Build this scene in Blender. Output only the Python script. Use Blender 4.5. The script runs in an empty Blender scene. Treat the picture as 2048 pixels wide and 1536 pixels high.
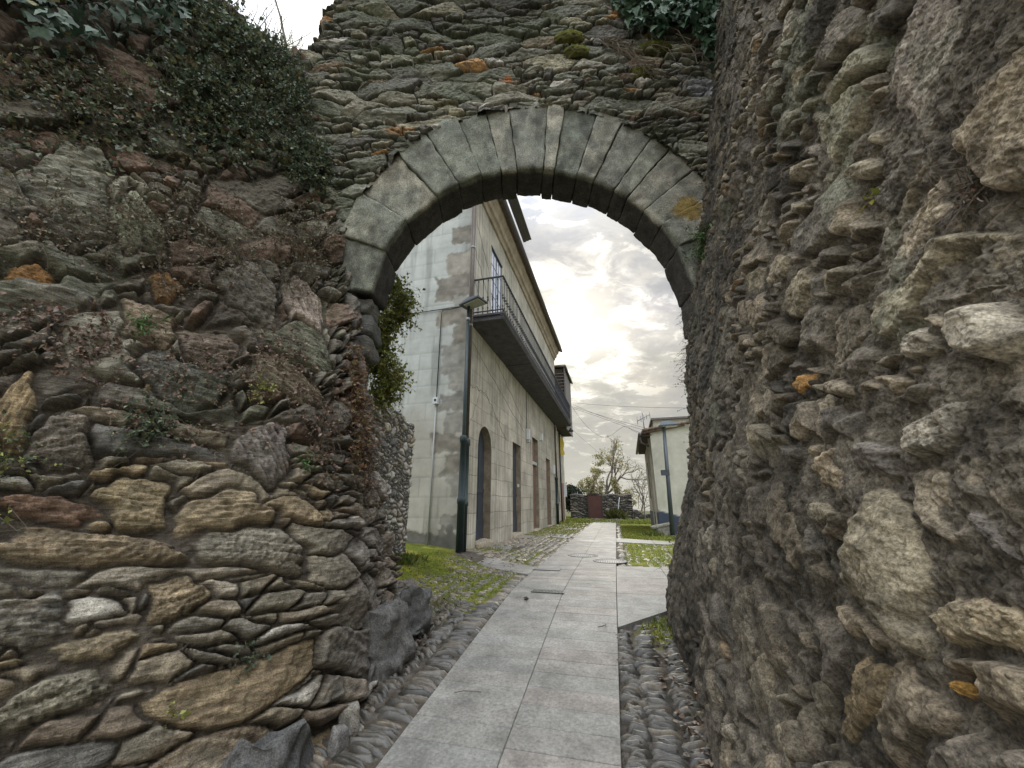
import bpy, bmesh, math, random
import numpy as np
from mathutils import Vector, noise as mnoise

random.seed(7)
RNG = np.random.default_rng(11)
PI = math.pi
CAM_H = 1.56
PITCH = math.atan(.312)
AL = math.radians(14.45)          # the street runs this far clockwise from the camera's heading
SUN_AZ, SUN_EL = math.radians(10.2), math.radians(25.6)
scn = bpy.context.scene
COL = scn.collection

# ------------------------------------------------------------------ terrain height
def gz(x, y):
    """ground height in street coordinates (numpy friendly)"""
    x = np.asarray(x, float); y = np.asarray(y, float)
    t = y - 5.2
    ramp = .57 + .11 * .5 * (t - np.sqrt(t * t + .25)) + .004
    ramp = np.minimum(ramp, .57)
    left = np.clip(-x - 2.1, 0, 4) * .10 * np.clip((y - 2.5) / 3, 0, 1) * np.clip((9.5 - y) / 1.5, 0, 1)
    drop = -np.clip(y - 33, 0, None) * .09 - np.clip(x - 9, 0, None) * .06 - np.clip(-x - 14, 0, None) * .03
    return ramp + left + np.maximum(drop, -60)

def ws(x, y, z=0.0):
    """street coordinates -> world"""
    c, s = math.cos(AL), math.sin(AL)
    return Vector((x * c + y * s, -x * s + y * c, z))

def gw(x, y):
    """ground height at a world position"""
    c, s = math.cos(AL), math.sin(AL)
    return float(gz(x * c - y * s, x * s + y * c))

# ------------------------------------------------------------------ numpy noise
def _h(ix, iy, seed):
    x = (ix.astype(np.int64) * 374761393 + iy.astype(np.int64) * 668265263 + seed * 1442695041) & 0xFFFFFFFF
    x = ((x ^ (x >> 13)) * 1274126177) & 0xFFFFFFFF
    x = ((x ^ (x >> 16)) * 2246822519) & 0xFFFFFFFF
    x = x ^ (x >> 15)
    return (x & 0xFFFFFF).astype(np.float64) / 16777216.0

def vn(x, y, seed=0):
    ix = np.floor(x); iy = np.floor(y)
    fx = x - ix; fy = y - iy
    ux = fx * fx * fx * (fx * (fx * 6 - 15) + 10); uy = fy * fy * fy * (fy * (fy * 6 - 15) + 10)
    a = _h(ix, iy, seed); b = _h(ix + 1, iy, seed); c = _h(ix, iy + 1, seed); d = _h(ix + 1, iy + 1, seed)
    return (a + (b - a) * ux) * (1 - uy) + (c + (d - c) * ux) * uy

def fbm(x, y, octv=4, seed=0, gain=.5):
    s = 0.; a = 1.; t = 0.
    for k in range(octv):
        s = s + a * vn(x * (2.03 ** k) + 17.3 * k, y * (2.03 ** k) - 9.1 * k, seed + k * 13)
        t += a; a *= gain
    return s / t * 2 - 1

def ridged(x, y, octv=4, seed=0):
    s = 0.; a = 1.; t = 0.
    for k in range(octv):
        n = vn(x * (2.1 ** k) + 3.3 * k, y * (2.1 ** k) + 8.1 * k, seed + k * 7)
        s = s + a * (1 - np.abs(2 * n - 1)); t += a; a *= .5
    return s / t

def sstep(a, b, x):
    t = np.clip((x - a) / (b - a), 0, 1)
    return t * t * (3 - 2 * t)

def cells(u, v, cw, ch, seed, jit=.9, drop=.1):
    """stretched cellular pattern: id pair, metric distance to the joint, local offset (m)"""
    a = u / cw; b = v / ch
    ia = np.floor(a); ib = np.floor(b)
    best = np.full(a.shape, 1e9); sx = np.zeros(a.shape); sy = np.zeros(a.shape); ci = np.zeros(a.shape); cj = np.zeros(a.shape)
    nb = [(i, j) for j in (-1, 0, 1) for i in (-2, -1, 0, 1, 2)] + [(0, -2), (0, 2)]
    def seedpt(i, j):
        px = i + .5 + (_h(i, j, seed) - .5) * jit + .5 * np.mod(j, 2)
        py = j + .5 + (_h(i, j, seed + 1) - .5) * jit
        ok = _h(i, j, seed + 2) >= drop
        return px, py, ok
    for di, dj in nb:
        i = ia + di; j = ib + dj
        px, py, ok = seedpt(i, j)
        d = (a - px) ** 2 + (b - py) ** 2
        d = np.where(ok, d, 1e8)
        m = d < best
        best = np.where(m, d, best); sx = np.where(m, px, sx); sy = np.where(m, py, sy); ci = np.where(m, i, ci); cj = np.where(m, j, cj)
    edge = np.full(a.shape, 1e9)
    for di, dj in nb:
        i = ia + di; j = ib + dj
        px, py, ok = seedpt(i, j)
        dx = px - sx; dy = py - sy
        L2 = dx * dx + dy * dy
        num = ((a - px) ** 2 + (b - py) ** 2 - best) * .5
        g = np.sqrt((dx / cw) ** 2 + (dy / ch) ** 2)
        e = num / np.maximum(g, 1e-9)
        edge = np.where(ok & (L2 > 1e-9), np.minimum(edge, e), edge)
    return ci, cj, np.maximum(edge, 0), (a - sx) * cw, (b - sy) * ch

def rubble(u, v, seed, cw, ch, sub=.45, drop=.15, joint=.008, shoulder=.035, depth=.07, tilt=.25, warp=.35, stria=.006, tiltdir=0.):
    wu = u + cw * warp * .5 * fbm(u / cw * .9, v / ch * .45, 3, seed + 50)
    wv = v + ch * warp * fbm(u / cw * 1.1 + 5, v / ch * .6, 3, seed + 60)
    c, s = math.cos(tiltdir), math.sin(tiltdir)
    wu, wv = wu * c + wv * s, -wu * s + wv * c
    i1, j1, e1, lu, lv = cells(wu, wv, cw, ch, seed, .9, drop)
    i2, j2, e2, lu2, lv2 = cells(wu + .37, wv + .11, cw * .5, ch * .52, seed + 5, .9, .1)
    small = _h(i1, j1, seed + 9) < sub
    e = np.where(small, np.minimum(e1, e2), e1)
    I = np.where(small, i2 + 5000 + i1 * 7, i1); J = np.where(small, j2 - 3000 + j1 * 3, j1)
    lu = np.where(small, lu2, lu); lv = np.where(small, lv2, lv)
    r = [_h(I, J, seed + 20 + k) for k in range(6)]
    e = e + .005 * fbm(u * 30, v * 34, 3, seed + 70)
    prof = 1 - (1 - np.clip((e - joint) / shoulder, 0, 1)) ** 2.0
    ang = (r[4] - .5) * .9
    su = wu * np.cos(ang) + wv * np.sin(ang); sv = -wu * np.sin(ang) + wv * np.cos(ang)
    st = fbm(su * 3.2 + r[1] * 50, sv * 38 + r[2] * 30, 4, seed + 80)
    top = depth * (.55 + .75 * r[0]) + tilt * (lu * (r[1] - .5) * .5 + lv * (r[2] - .4))
    for k in range(4):                                    # broken facets: the lowest of a few planes
        t = 2 * np.pi * (r[k] * 3.7 + k * .27); dot = lu * np.cos(t) * (ch / cw) * 1.25 + lv * np.sin(t)
        r0 = ch * (.10 + .22 * r[(k + 2) % 6])
        top = np.minimum(top, depth * (.9 + .5 * r[(k + 1) % 6]) - (.35 + .7 * r[(k + 3) % 6]) * (dot - r0))
    hgt = prof * np.maximum(top, depth * .25)
    q = st * 2.6 + 5; fq = q - np.floor(q)
    hgt = hgt + prof * stria * (st * 1.0 + 1.1 * (np.floor(q) + sstep(.3, .7, fq) - 5) / 2.6)
    hgt = hgt + prof * .008 * fbm(u * 14, v * 20, 4, seed + 90)
    hgt = hgt + .007 * fbm(u * 45, v * 45, 3, seed + 95)
    return hgt, prof, r, st, small

def palette(r, cols):
    """cols: list of (weight, (r,g,b)); r uniform array -> colours"""
    w = np.array([c[0] for c in cols], float); w = np.cumsum(w / w.sum())
    idx = np.clip(np.searchsorted(w, r), 0, len(cols) - 1)
    return np.array([c[1] for c in cols])[idx]

def features(u, v, lst, seed, hh, pr, base, led=.009):
    """single large stones: (centre u, v, major axis, minor axis, colour, how far proud)"""
    hh = hh.copy(); pr = pr.copy(); base = base.copy()
    for k, (cu, cv, Mu, Mv, mu, mv, col, dep) in enumerate(lst):
        det = Mu * mv - mu * Mv
        R = 1.7 * (abs(Mu) + abs(mu) + abs(Mv) + abs(mv))
        I = np.nonzero((np.abs(u - cu) < R) & (np.abs(v - cv) < R))
        du = u[I] - cu; dv = v[I] - cv
        a = (du * mv - mu * dv) / det; b = (Mu * dv - Mv * du) / det
        L = min(math.hypot(Mu, Mv), math.hypot(mu, mv))
        th = np.arctan2(b, a)
        d = (np.abs(a) ** 2.6 + np.abs(b) ** 2.6) ** (1 / 2.6)
        d = d * (1 + .13 * np.cos(th * 3 + k * 1.7) + .09 * np.cos(th * 5 + k * 2.9) + .05 * np.cos(th * 9 + k)) + .10 * fbm(a * 2.2 + k * 5, b * 2.2, 3, seed + k)
        e = (1 - d) * L
        sh = .030 if L > .05 else .4 * L
        p = 1 - (1 - np.clip(e / sh, 0, 1)) ** 2.2
        st = fbm(a * 1.6 + k * 9, b * 13, 4, seed + 100 + k)
        q = st * 2.6 + 5; fq = q - np.floor(q)
        h = p * (dep * (.9 + .25 * np.cos(k * 2.3) * b + .2 * np.sin(k * 1.9) * a) + led * (st + np.floor(q) + sstep(.3, .7, fq) - 5) * min(1, L / .08) - dep * .5 * np.clip(np.abs(a * np.cos(k) + b * np.sin(k)) - .45, 0, 1) - dep * .45 * np.clip(a * np.sin(k * 2.1) - b * np.cos(k * 1.3) - .3, 0, 1)) + .006 * fbm(a * 9 + k, b * 12, 3, seed + 200)
        gap = sstep(1.0 + .035 / L, 1.0, d) * (d >= 1)
        ins = d < 1
        h0 = hh[I]; hh[I] = np.where(ins, h, h0 * (1 - .85 * gap)); pr[I] = np.where(ins, p, pr[I] * (1 - .85 * gap))
        c = np.array(col)[None] * (1 + (.45 if led else .2) * st + .3 * fbm(a * 6 + k, b * 6, 3, seed + 300))[:, None]
        base[I] = np.where(ins[:, None], c, base[I])
    return hh, pr, base

# ------------------------------------------------------------------ mesh helpers
def grid_mesh(name, P, colr=None, keep=None, flip=False, smooth=True):
    R, C = P.shape[:2]
    idx = np.arange(R * C).reshape(R, C)
    q = np.stack([idx[:-1, :-1], idx[:-1, 1:], idx[1:, 1:], idx[1:, :-1]], -1).reshape(-1, 4)
    if keep is not None:
        q = q[keep.reshape(-1)]
    if flip:
        q = q[:, ::-1]
    V = P.reshape(-1, 3)
    used = np.zeros(len(V), bool); used[q.reshape(-1)] = True
    remap = np.cumsum(used) - 1
    q = remap[q]; V = V[used]
    me = bpy.data.meshes.new(name)
    me.vertices.add(len(V)); me.vertices.foreach_set('co', V.astype(np.float32).ravel())
    n = len(q)
    me.loops.add(n * 4); me.loops.foreach_set('vertex_index', q.astype(np.int32).ravel())
    me.polygons.add(n)
    me.polygons.foreach_set('loop_start', np.arange(0, n * 4, 4, dtype=np.int32))
    me.polygons.foreach_set('loop_total', np.full(n, 4, dtype=np.int32))
    if smooth:
        me.polygons.foreach_set('use_smooth', np.ones(n, bool))
    if colr is not None:
        put_col(me, colr.reshape(-1, 3)[used])
    me.update(calc_edges=True)
    return me

def put_col(me, c):
    at = me.color_attributes.new('Col', 'FLOAT_COLOR', 'POINT')
    c = np.clip(np.asarray(c, float), 0, 1)
    at.data.foreach_set('color', np.c_[c, np.ones(len(c))].astype(np.float32).ravel())

class MB:
    """collects shapes, builds one mesh object"""
    def __init__(s): s.v = []; s.f = []; s.c = []; s.sm = []
    def add(s, vs, fs, col=None, smooth=False):
        o = len(s.v); s.v.extend([tuple(p) for p in vs]); s.f.extend([tuple(i + o for i in f) for f in fs])
        s.sm.extend([smooth] * len(fs))
        s.c.extend([col or (.5, .5, .5)] * len(vs))
    def box(s, x0, x1, y0, y1, z0, z1, col=None):
        vs = [(x0, y0, z0), (x1, y0, z0), (x1, y1, z0), (x0, y1, z0), (x0, y0, z1), (x1, y0, z1), (x1, y1, z1), (x0, y1, z1)]
        s.add(vs, [(0, 3, 2, 1), (4, 5, 6, 7), (0, 1, 5, 4), (1, 2, 6, 5), (2, 3, 7, 6), (3, 0, 4, 7)], col)
    def hexa(s, vs, col=None):
        s.add(vs, [(0, 3, 2, 1), (4, 5, 6, 7), (0, 1, 5, 4), (1, 2, 6, 5), (2, 3, 7, 6), (3, 0, 4, 7)], col)
    def tube(s, pts, r, n=6, col=None, r1=None, cap=True):
        pts = [Vector(p) for p in pts]; rings = []; m = len(pts); vs = []
        up = Vector((0, 0, 1))
        for k, p in enumerate(pts):
            d = (pts[min(k + 1, m - 1)] - pts[max(k - 1, 0)])
            if d.length < 1e-9: d = Vector((0, 0, 1))
            d.normalize()
            a = d.cross(up)
            if a.length < .05: a = d.cross(Vector((1, 0, 0)))
            a.normalize(); b = d.cross(a)
            rr = r if r1 is None else r + (r1 - r) * k / max(m - 1, 1)
            for i in range(n):
                t = 2 * PI * i / n
                vs.append(p + a * (rr * math.cos(t)) + b * (rr * math.sin(t)))
        fs = []
        for k in range(m - 1):
            for i in range(n):
                j = (i + 1) % n
                fs.append((k * n + i, k * n + j, (k + 1) * n + j, (k + 1) * n + i))
        if cap and n > 2:
            fs.append(tuple(range(n))[::-1]); fs.append(tuple(range((m - 1) * n, m * n)))
        s.add(vs, fs, col, smooth=n > 4)
    def lathe(s, prof, n=8, col=None, cx=0, cy=0):
        vs = []; fs = []
        for (r, z) in prof:
            for i in range(n):
                t = 2 * PI * i / n
                vs.append((cx + r * math.cos(t), cy + r * math.sin(t), z))
        for k in range(len(prof) - 1):
            for i in range(n):
                j = (i + 1) % n
                fs.append((k * n + i, k * n + j, (k + 1) * n + j, (k + 1) * n + i))
        fs.append(tuple(range(n))[::-1]); fs.append(tuple(range((len(prof) - 1) * n, len(prof) * n)))
        s.add(vs, fs, col, smooth=True)
    def mesh(s, name):
        me = bpy.data.meshes.new(name)
        me.from_pydata(s.v, [], s.f)
        me.polygons.foreach_set('use_smooth', np.array(s.sm, bool))
        put_col(me, np.array(s.c).reshape(-1, 3))
        me.update()
        return me

def link(name, me, mat, parent=None, loc=(0, 0, 0), rotz=0.):
    o = bpy.data.objects.new(name, me)
    if me is not None and mat is not None and not me.materials:
        me.materials.append(mat)
    COL.objects.link(o)
    o.location = loc; o.rotation_euler = (0, 0, rotz)
    if parent: o.parent = parent
    return o

def tag(o, label=None, cat=None, group=None, kind=None):
    if label: o['label'] = label
    if cat: o['category'] = cat
    if group: o['group'] = group
    if kind: o['kind'] = kind
    return o

def thing(name, label, cat, loc=(0, 0, 0), rotz=0., group=None):
    return tag(link(name, None, None, None, loc, rotz), label, cat, group)

def street(name, label, cat, x=0, y=0, z=0, group=None):
    return thing(name, label, cat, ws(x, y, z), -AL, group)

def rblock(corners, rad=.03, n=10, amp=.01, seed=0, freq=9.):
    """irregular stone block: 8 corners, rounded edges, noise; returns verts, faces"""
    c = [Vector(p) for p in corners]
    size = [(c[1] - c[0]).length, (c[3] - c[0]).length, (c[4] - c[0]).length]
    vs = []; fs = []; key = {}
    def pt(a, b, d):
        k = (round(a, 5), round(b, 5), round(d, 5))
        if k in key: return key[k]
        q = []
        inner = []
        for t, L in zip((a, b, d), size):
            h = L / 2; r = min(rad, h * .8)
            x = t * h
            ic = max(-(h - r), min(h - r, x)); inner.append(ic); q.append((x - ic, r))
        dl = Vector([w[0] for w in q])
        if dl.length > 1e-9:
            rr = min(w[1] for w in q)
            nd = dl.normalized() * min(dl.length, rr)
            if sum(abs(w[0]) > 1e-9 for w in q) > 1: dl = nd
        loc = [(inner[i] + dl[i]) / (size[i] / 2) for i in range(3)]
        u, v, w = [(t + 1) / 2 for t in loc]
        bot = (c[0] * (1 - u) + c[1] * u) * (1 - v) + (c[3] * (1 - u) + c[2] * u) * v
        top = (c[4] * (1 - u) + c[5] * u) * (1 - v) + (c[7] * (1 - u) + c[6] * u) * v
        p = bot * (1 - w) + top * w
        nv = mnoise.noise_vector(p * freq + Vector((seed * 7.1, seed * 3.3, seed))) * amp + mnoise.noise_vector(p * freq * 3.1 + Vector((seed, 0, 5))) * (amp * .45)
        vs.append(p + nv); key[k] = len(vs) - 1
        return key[k]
    ts = [-1 + 2 * i / n for i in range(n + 1)]
    for ax in range(3):
        for sgn in (-1, 1):
            for i in range(n):
                for j in range(n):
                    f = []
                    for (ii, jj) in ((i, j), (i + 1, j), (i + 1, j + 1), (i, j + 1)):
                        t = [0, 0, 0]; t[ax] = sgn; t[(ax + 1) % 3] = ts[ii]; t[(ax + 2) % 3] = ts[jj]
                        f.append(pt(*t))
                    fs.append(tuple(f) if sgn > 0 else tuple(f[::-1]))
    return vs, fs

# ------------------------------------------------------------------ materials
def nodes(name):
    m = bpy.data.materials.new(name); m.use_nodes = True
    nt = m.node_tree; nt.nodes.clear()
    out = nt.nodes.new('ShaderNodeOutputMaterial'); b = nt.nodes.new('ShaderNodeBsdfPrincipled')
    nt.links.new(b.outputs[0], out.inputs[0])
    return m, nt, b, out

def N(nt, typ, **kw):
    n = nt.nodes.new(typ)
    for k, v in kw.items():
        if k.startswith('i_'):
            key = k[2:].replace('_', ' ')
            n.inputs[int(key) if key.isdigit() else key].default_value = v
        else: setattr(n, k, v)
    return n

def mulcol(nt, colsock, facsock, lo, hi):
    mr = N(nt, 'ShaderNodeMapRange', i_1=.3, i_2=.7, i_3=lo, i_4=hi)
    nt.links.new(facsock, mr.inputs[0])
    mx = N(nt, 'ShaderNodeMix', data_type='RGBA', blend_type='MULTIPLY'); mx.inputs[0].default_value = 1
    nt.links.new(colsock, mx.inputs[6]); nt.links.new(mr.outputs[0], mx.inputs[7])
    return mx.outputs[2]

def mat_rock(name, s1=18., s2=110., lo=.62, hi=1.38, bump=.5, dist=.012, rough=.9, spec=.3, attr='Col', base=None, stretch=None, rlo=None, stri=None, g2=.05):
    m, nt, b, out = nodes(name)
    tc = N(nt, 'ShaderNodeTexCoord')
    src = tc.outputs['Object']
    if stretch:
        mp = N(nt, 'ShaderNodeMapping'); mp.inputs['Scale'].default_value = stretch
        nt.links.new(src, mp.inputs[0]); src = mp.outputs[0]
    n1 = N(nt, 'ShaderNodeTexNoise', i_Scale=s1, i_Detail=7., i_Roughness=.68)
    n2 = N(nt, 'ShaderNodeTexNoise', i_Scale=s2, i_Detail=5., i_Roughness=.7)
    nt.links.new(src, n1.inputs['Vector']); nt.links.new(tc.outputs['Object'], n2.inputs['Vector'])
    if base is None:
        a = N(nt, 'ShaderNodeAttribute', attribute_name=attr); c = a.outputs['Color']
    else:
        a = N(nt, 'ShaderNodeRGB'); a.outputs[0].default_value = (*base, 1); c = a.outputs[0]
    c = mulcol(nt, c, n1.outputs[0], lo, hi)
    c = mulcol(nt, c, n2.outputs[0], lo + g2, hi - g2)
    if stri:
        m3 = N(nt, 'ShaderNodeMapping'); m3.inputs['Scale'].default_value = stri; m3.inputs['Rotation'].default_value = (.12, .08, 0)
        nt.links.new(tc.outputs['Object'], m3.inputs[0])
        n3 = N(nt, 'ShaderNodeTexNoise', i_Scale=1., i_Detail=4., i_Roughness=.65, i_Distortion=.6); nt.links.new(m3.outputs[0], n3.inputs['Vector'])
        c = mulcol(nt, c, n3.outputs[0], .55, 1.45)
    nt.links.new(c, b.inputs['Base Color'])
    b.inputs['Roughness'].default_value = rough
    b.inputs['Specular IOR Level'].default_value = spec
    if rlo is not None:
        mr = N(nt, 'ShaderNodeMapRange', i_1=.35, i_2=.65, i_3=rlo, i_4=rough)
        nt.links.new(n1.outputs[0], mr.inputs[0]); nt.links.new(mr.outputs[0], b.inputs['Roughness'])
    ad = N(nt, 'ShaderNodeMath', operation='MULTIPLY_ADD'); ad.inputs[1].default_value = .5
    nt.links.new(n2.outputs[0], ad.inputs[0]); nt.links.new(n1.outputs[0], ad.inputs[2])
    if stri:
        a2 = N(nt, 'ShaderNodeMath', operation='MULTIPLY_ADD'); a2.inputs[1].default_value = .9
        nt.links.new(n3.outputs[0], a2.inputs[0]); nt.links.new(ad.outputs[0], a2.inputs[2]); ad = a2
    bp = N(nt, 'ShaderNodeBump', i_Strength=bump, i_Distance=dist)
    nt.links.new(ad.outputs[0], bp.inputs['Height']); nt.links.new(bp.outputs[0], b.inputs['Normal'])
    return m

def mat_plain(name, col, rough=.6, metal=0., var=.15, scale=12., bump=.0, spec=.4, detail=5.):
    m, nt, b, out = nodes(name)
    tc = N(nt, 'ShaderNodeTexCoord')
    n1 = N(nt, 'ShaderNodeTexNoise', i_Scale=scale, i_Detail=detail, i_Roughness=.65)
    nt.links.new(tc.outputs['Object'], n1.inputs['Vector'])
    a = N(nt, 'ShaderNodeRGB'); a.outputs[0].default_value = (*col, 1)
    c = mulcol(nt, a.outputs[0], n1.outputs[0], 1 - var, 1 + var)
    nt.links.new(c, b.inputs['Base Color'])
    b.inputs['Roughness'].default_value = rough; b.inputs['Metallic'].default_value = metal
    b.inputs['Specular IOR Level'].default_value = spec
    if bump:
        bp = N(nt, 'ShaderNodeBump', i_Strength=bump, i_Distance=.01)
        nt.links.new(n1.outputs[0], bp.inputs['Height']); nt.links.new(bp.outputs[0], b.inputs['Normal'])
    return m

def mat_leaf(name, rough=.45, trans=.3, spec=.4):
    m, nt, b, out = nodes(name)
    a = N(nt, 'ShaderNodeAttribute', attribute_name='Col')
    tc = N(nt, 'ShaderNodeTexCoord')
    n1 = N(nt, 'ShaderNodeTexNoise', i_Scale=35., i_Detail=3.)
    nt.links.new(tc.outputs['Object'], n1.inputs['Vector'])
    c = mulcol(nt, a.outputs['Color'], n1.outputs[0], .7, 1.3)
    nt.links.new(c, b.inputs['Base Color'])
    b.inputs['Roughness'].default_value = rough; b.inputs['Specular IOR Level'].default_value = spec
    t = N(nt, 'ShaderNodeBsdfTranslucent'); nt.links.new(c, t.inputs[0])
    mx = N(nt, 'ShaderNodeMixShader'); mx.inputs[0].default_value = trans
    nt.links.new(b.outputs[0], mx.inputs[1]); nt.links.new(t.outputs[0], mx.inputs[2]); nt.links.new(mx.outputs[0], out.inputs[0])
    return m

M_SCHIST = mat_rock('schist_rubble', 14, 150, .62, 1.38, .8, .016, .88, .35, stretch=(1, 1, 3.2), stri=(7, 7, 75), g2=-.25)
M_ROUGH = mat_rock('rough_rubble', 22, 130, .5, 1.5, .95, .014, .92, .3, g2=-.2)
M_GRANITE = mat_rock('weathered_granite', 7, 75, .55, 1.45, .7, .014, .9, .3, g2=-.25)
M_COBBLE = mat_rock('worn_cobble', 20, 120, .65, 1.35, .5, .008, .34, .6)
M_SLAB = mat_rock('granite_slab', 4.0, 48, .62, 1.38, .3, .003, .62, .45, g2=-.02)
M_GROUND = mat_rock('mossy_earth', 10, 150, .6, 1.4, .8, .012, .95, .15)
M_LEAF = mat_leaf('small_leaf', .5, .25)
M_IVY = mat_leaf('ivy_leaf', .5, .12, .3)
M_BACKLEAF = mat_leaf('backlit_leaf', .55, .5, .3)
M_TWIG = mat_plain('dry_twig', (.13, .105, .08), .9, 0, .4, 30)
M_BARK = mat_plain('grey_bark', (.11, .095, .08), .9, 0, .4, 14, .4)
M_IRON = mat_plain('painted_iron', (.022, .026, .033), .55, .0, .3, 25, .1)
M_GREENPIPE = mat_plain('dark_green_paint', (.018, .034, .038), .45, .0, .3, 14, .05)
M_BROWNPIPE = mat_plain('brown_zinc', (.085, .066, .055), .5, .2, .25, 14, .05)
M_LAMP = mat_plain('lamp_grey_paint', (.06, .075, .09), .45, .1, .15, 20)
M_GLASS = mat_plain('lamp_glass', (.42, .42, .36), .15, 0, .15, 20)
M_WHITEBOX = mat_plain('white_plastic', (.62, .65, .68), .4, 0, .08, 20)
M_CONDUIT = mat_plain('grey_conduit', (.36, .38, .38), .45, 0, .1, 20)
M_CABLE = mat_plain('black_cable', (.02, .02, .02), .6, 0, .1, 20)
M_DARKDOOR = mat_plain('dark_blue_door_paint', (.035, .042, .055), .5, 0, .35, 8, .1)
M_BROWNDOOR = mat_plain('faded_brown_door', (.16, .095, .075), .7, 0, .3, 9, .15)
M_REDDOOR = mat_plain('dull_red_door', (.085, .036, .032), .6, 0, .2, 6, .1)
M_SLABUNDER = mat_plain('stained_balcony_concrete', (.085, .08, .088), .9, 0, .35, 5, .3)
M_BLUEFRAME = mat_plain('window_frame_blue', (.045, .055, .085), .5, 0, .2, 10)
M_PANE = mat_plain('window_pane', (.62, .66, .8), .12, 0, .25, 3, 0, .6)
M_TILE = mat_plain('old_roof_tile', (.15, .108, .083), .9, 0, .45, 9, .5)
M_GUTTER = mat_plain('weathered_gutter', (.13, .12, .115), .55, .1, .25, 14)
M_DARKWOOD = mat_plain('dark_wood', (.055, .042, .035), .8, 0, .35, 12, .3)
M_MANHOLE = mat_rock('cast_iron', 20, 90, .7, 1.3, .3, .004, .5, .5, base=(.16, .16, .155))
M_DARKIRON = mat_plain('grate_iron', (.03, .03, .032), .55, .3, .3, 30)
M_YELLOW = mat_plain('yellow_cloth', (.55, .42, .07), .8, 0, .15, 8)
M_STEEL = mat_plain('antenna_metal', (.16, .16, .17), .4, .7, .1, 10)

# ------------------------------------------------------------------ ground, paving
DIRT = np.array((.085, .07, .055)); MOSS = np.array((.12, .145, .02)); MOSS2 = np.array((.22, .22, .032)); GRIT = np.array((.16, .15, .135))

def moss_amount(x, y):
    n = fbm(x * 1.1, y * 1.1, 4, 301) * .5 + .5
    fine = fbm(x * 6, y * 6, 3, 302) * .5 + .5
    beyond = sstep(4.0, 5.2, y + .3 * np.sin(x * 3))
    left = sstep(-1.25, -1.6, x); right = sstep(.0, .25, x)
    m = np.zeros_like(x)
    # triangle to the left of the path past the arch
    m = np.maximum(m, left * beyond * sstep(7.6, 6.6, y + (x + 1.3) * .35) * sstep(.31, .58, n + .18 + .12 * np.sin(y * 5 + x * 4)))
    # beside the house
    m = np.maximum(m, left * sstep(6.6, 7.4, y) * sstep(.42, .75, n + .10 * np.sin(y)) * .8)
    m = np.maximum(m, left * sstep(13, 15, y) * sstep(.36, .6, n + .12))
    # right side
    m = np.maximum(m, right * sstep(3.75, 4.2, y) * sstep(.3, .5, n + .2))
    m = np.maximum(m, right * sstep(6.5, 7.5, y) * sstep(.36, .66, n + .06))
    m = np.maximum(m, right * sstep(12.6, 13.4, y) * sstep(.2, .4, n + .3))
    m = np.maximum(m, sstep(22.5, 24, y) * sstep(.3, .5, n + .2))
    m = np.where((x > -.1) & (y > 4.12 + .95 * np.maximum(x, 0)) & (y < 7.36), 0, m)
    m = np.where((x > -.1) & (y > 11.5 - .34 * x) & (y < 13.0 - .62 * x), 0, m)
    t = (-1.31 - x) / 1.75; mid = 6.4 + 1.38 * t
    m = np.where((x < -1.28) & (x > -3.1) & (np.abs(y - mid) < .40 + .02 * t), 0, m)
    return np.clip(m * (.65 + .7 * fine), 0, 1)

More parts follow.
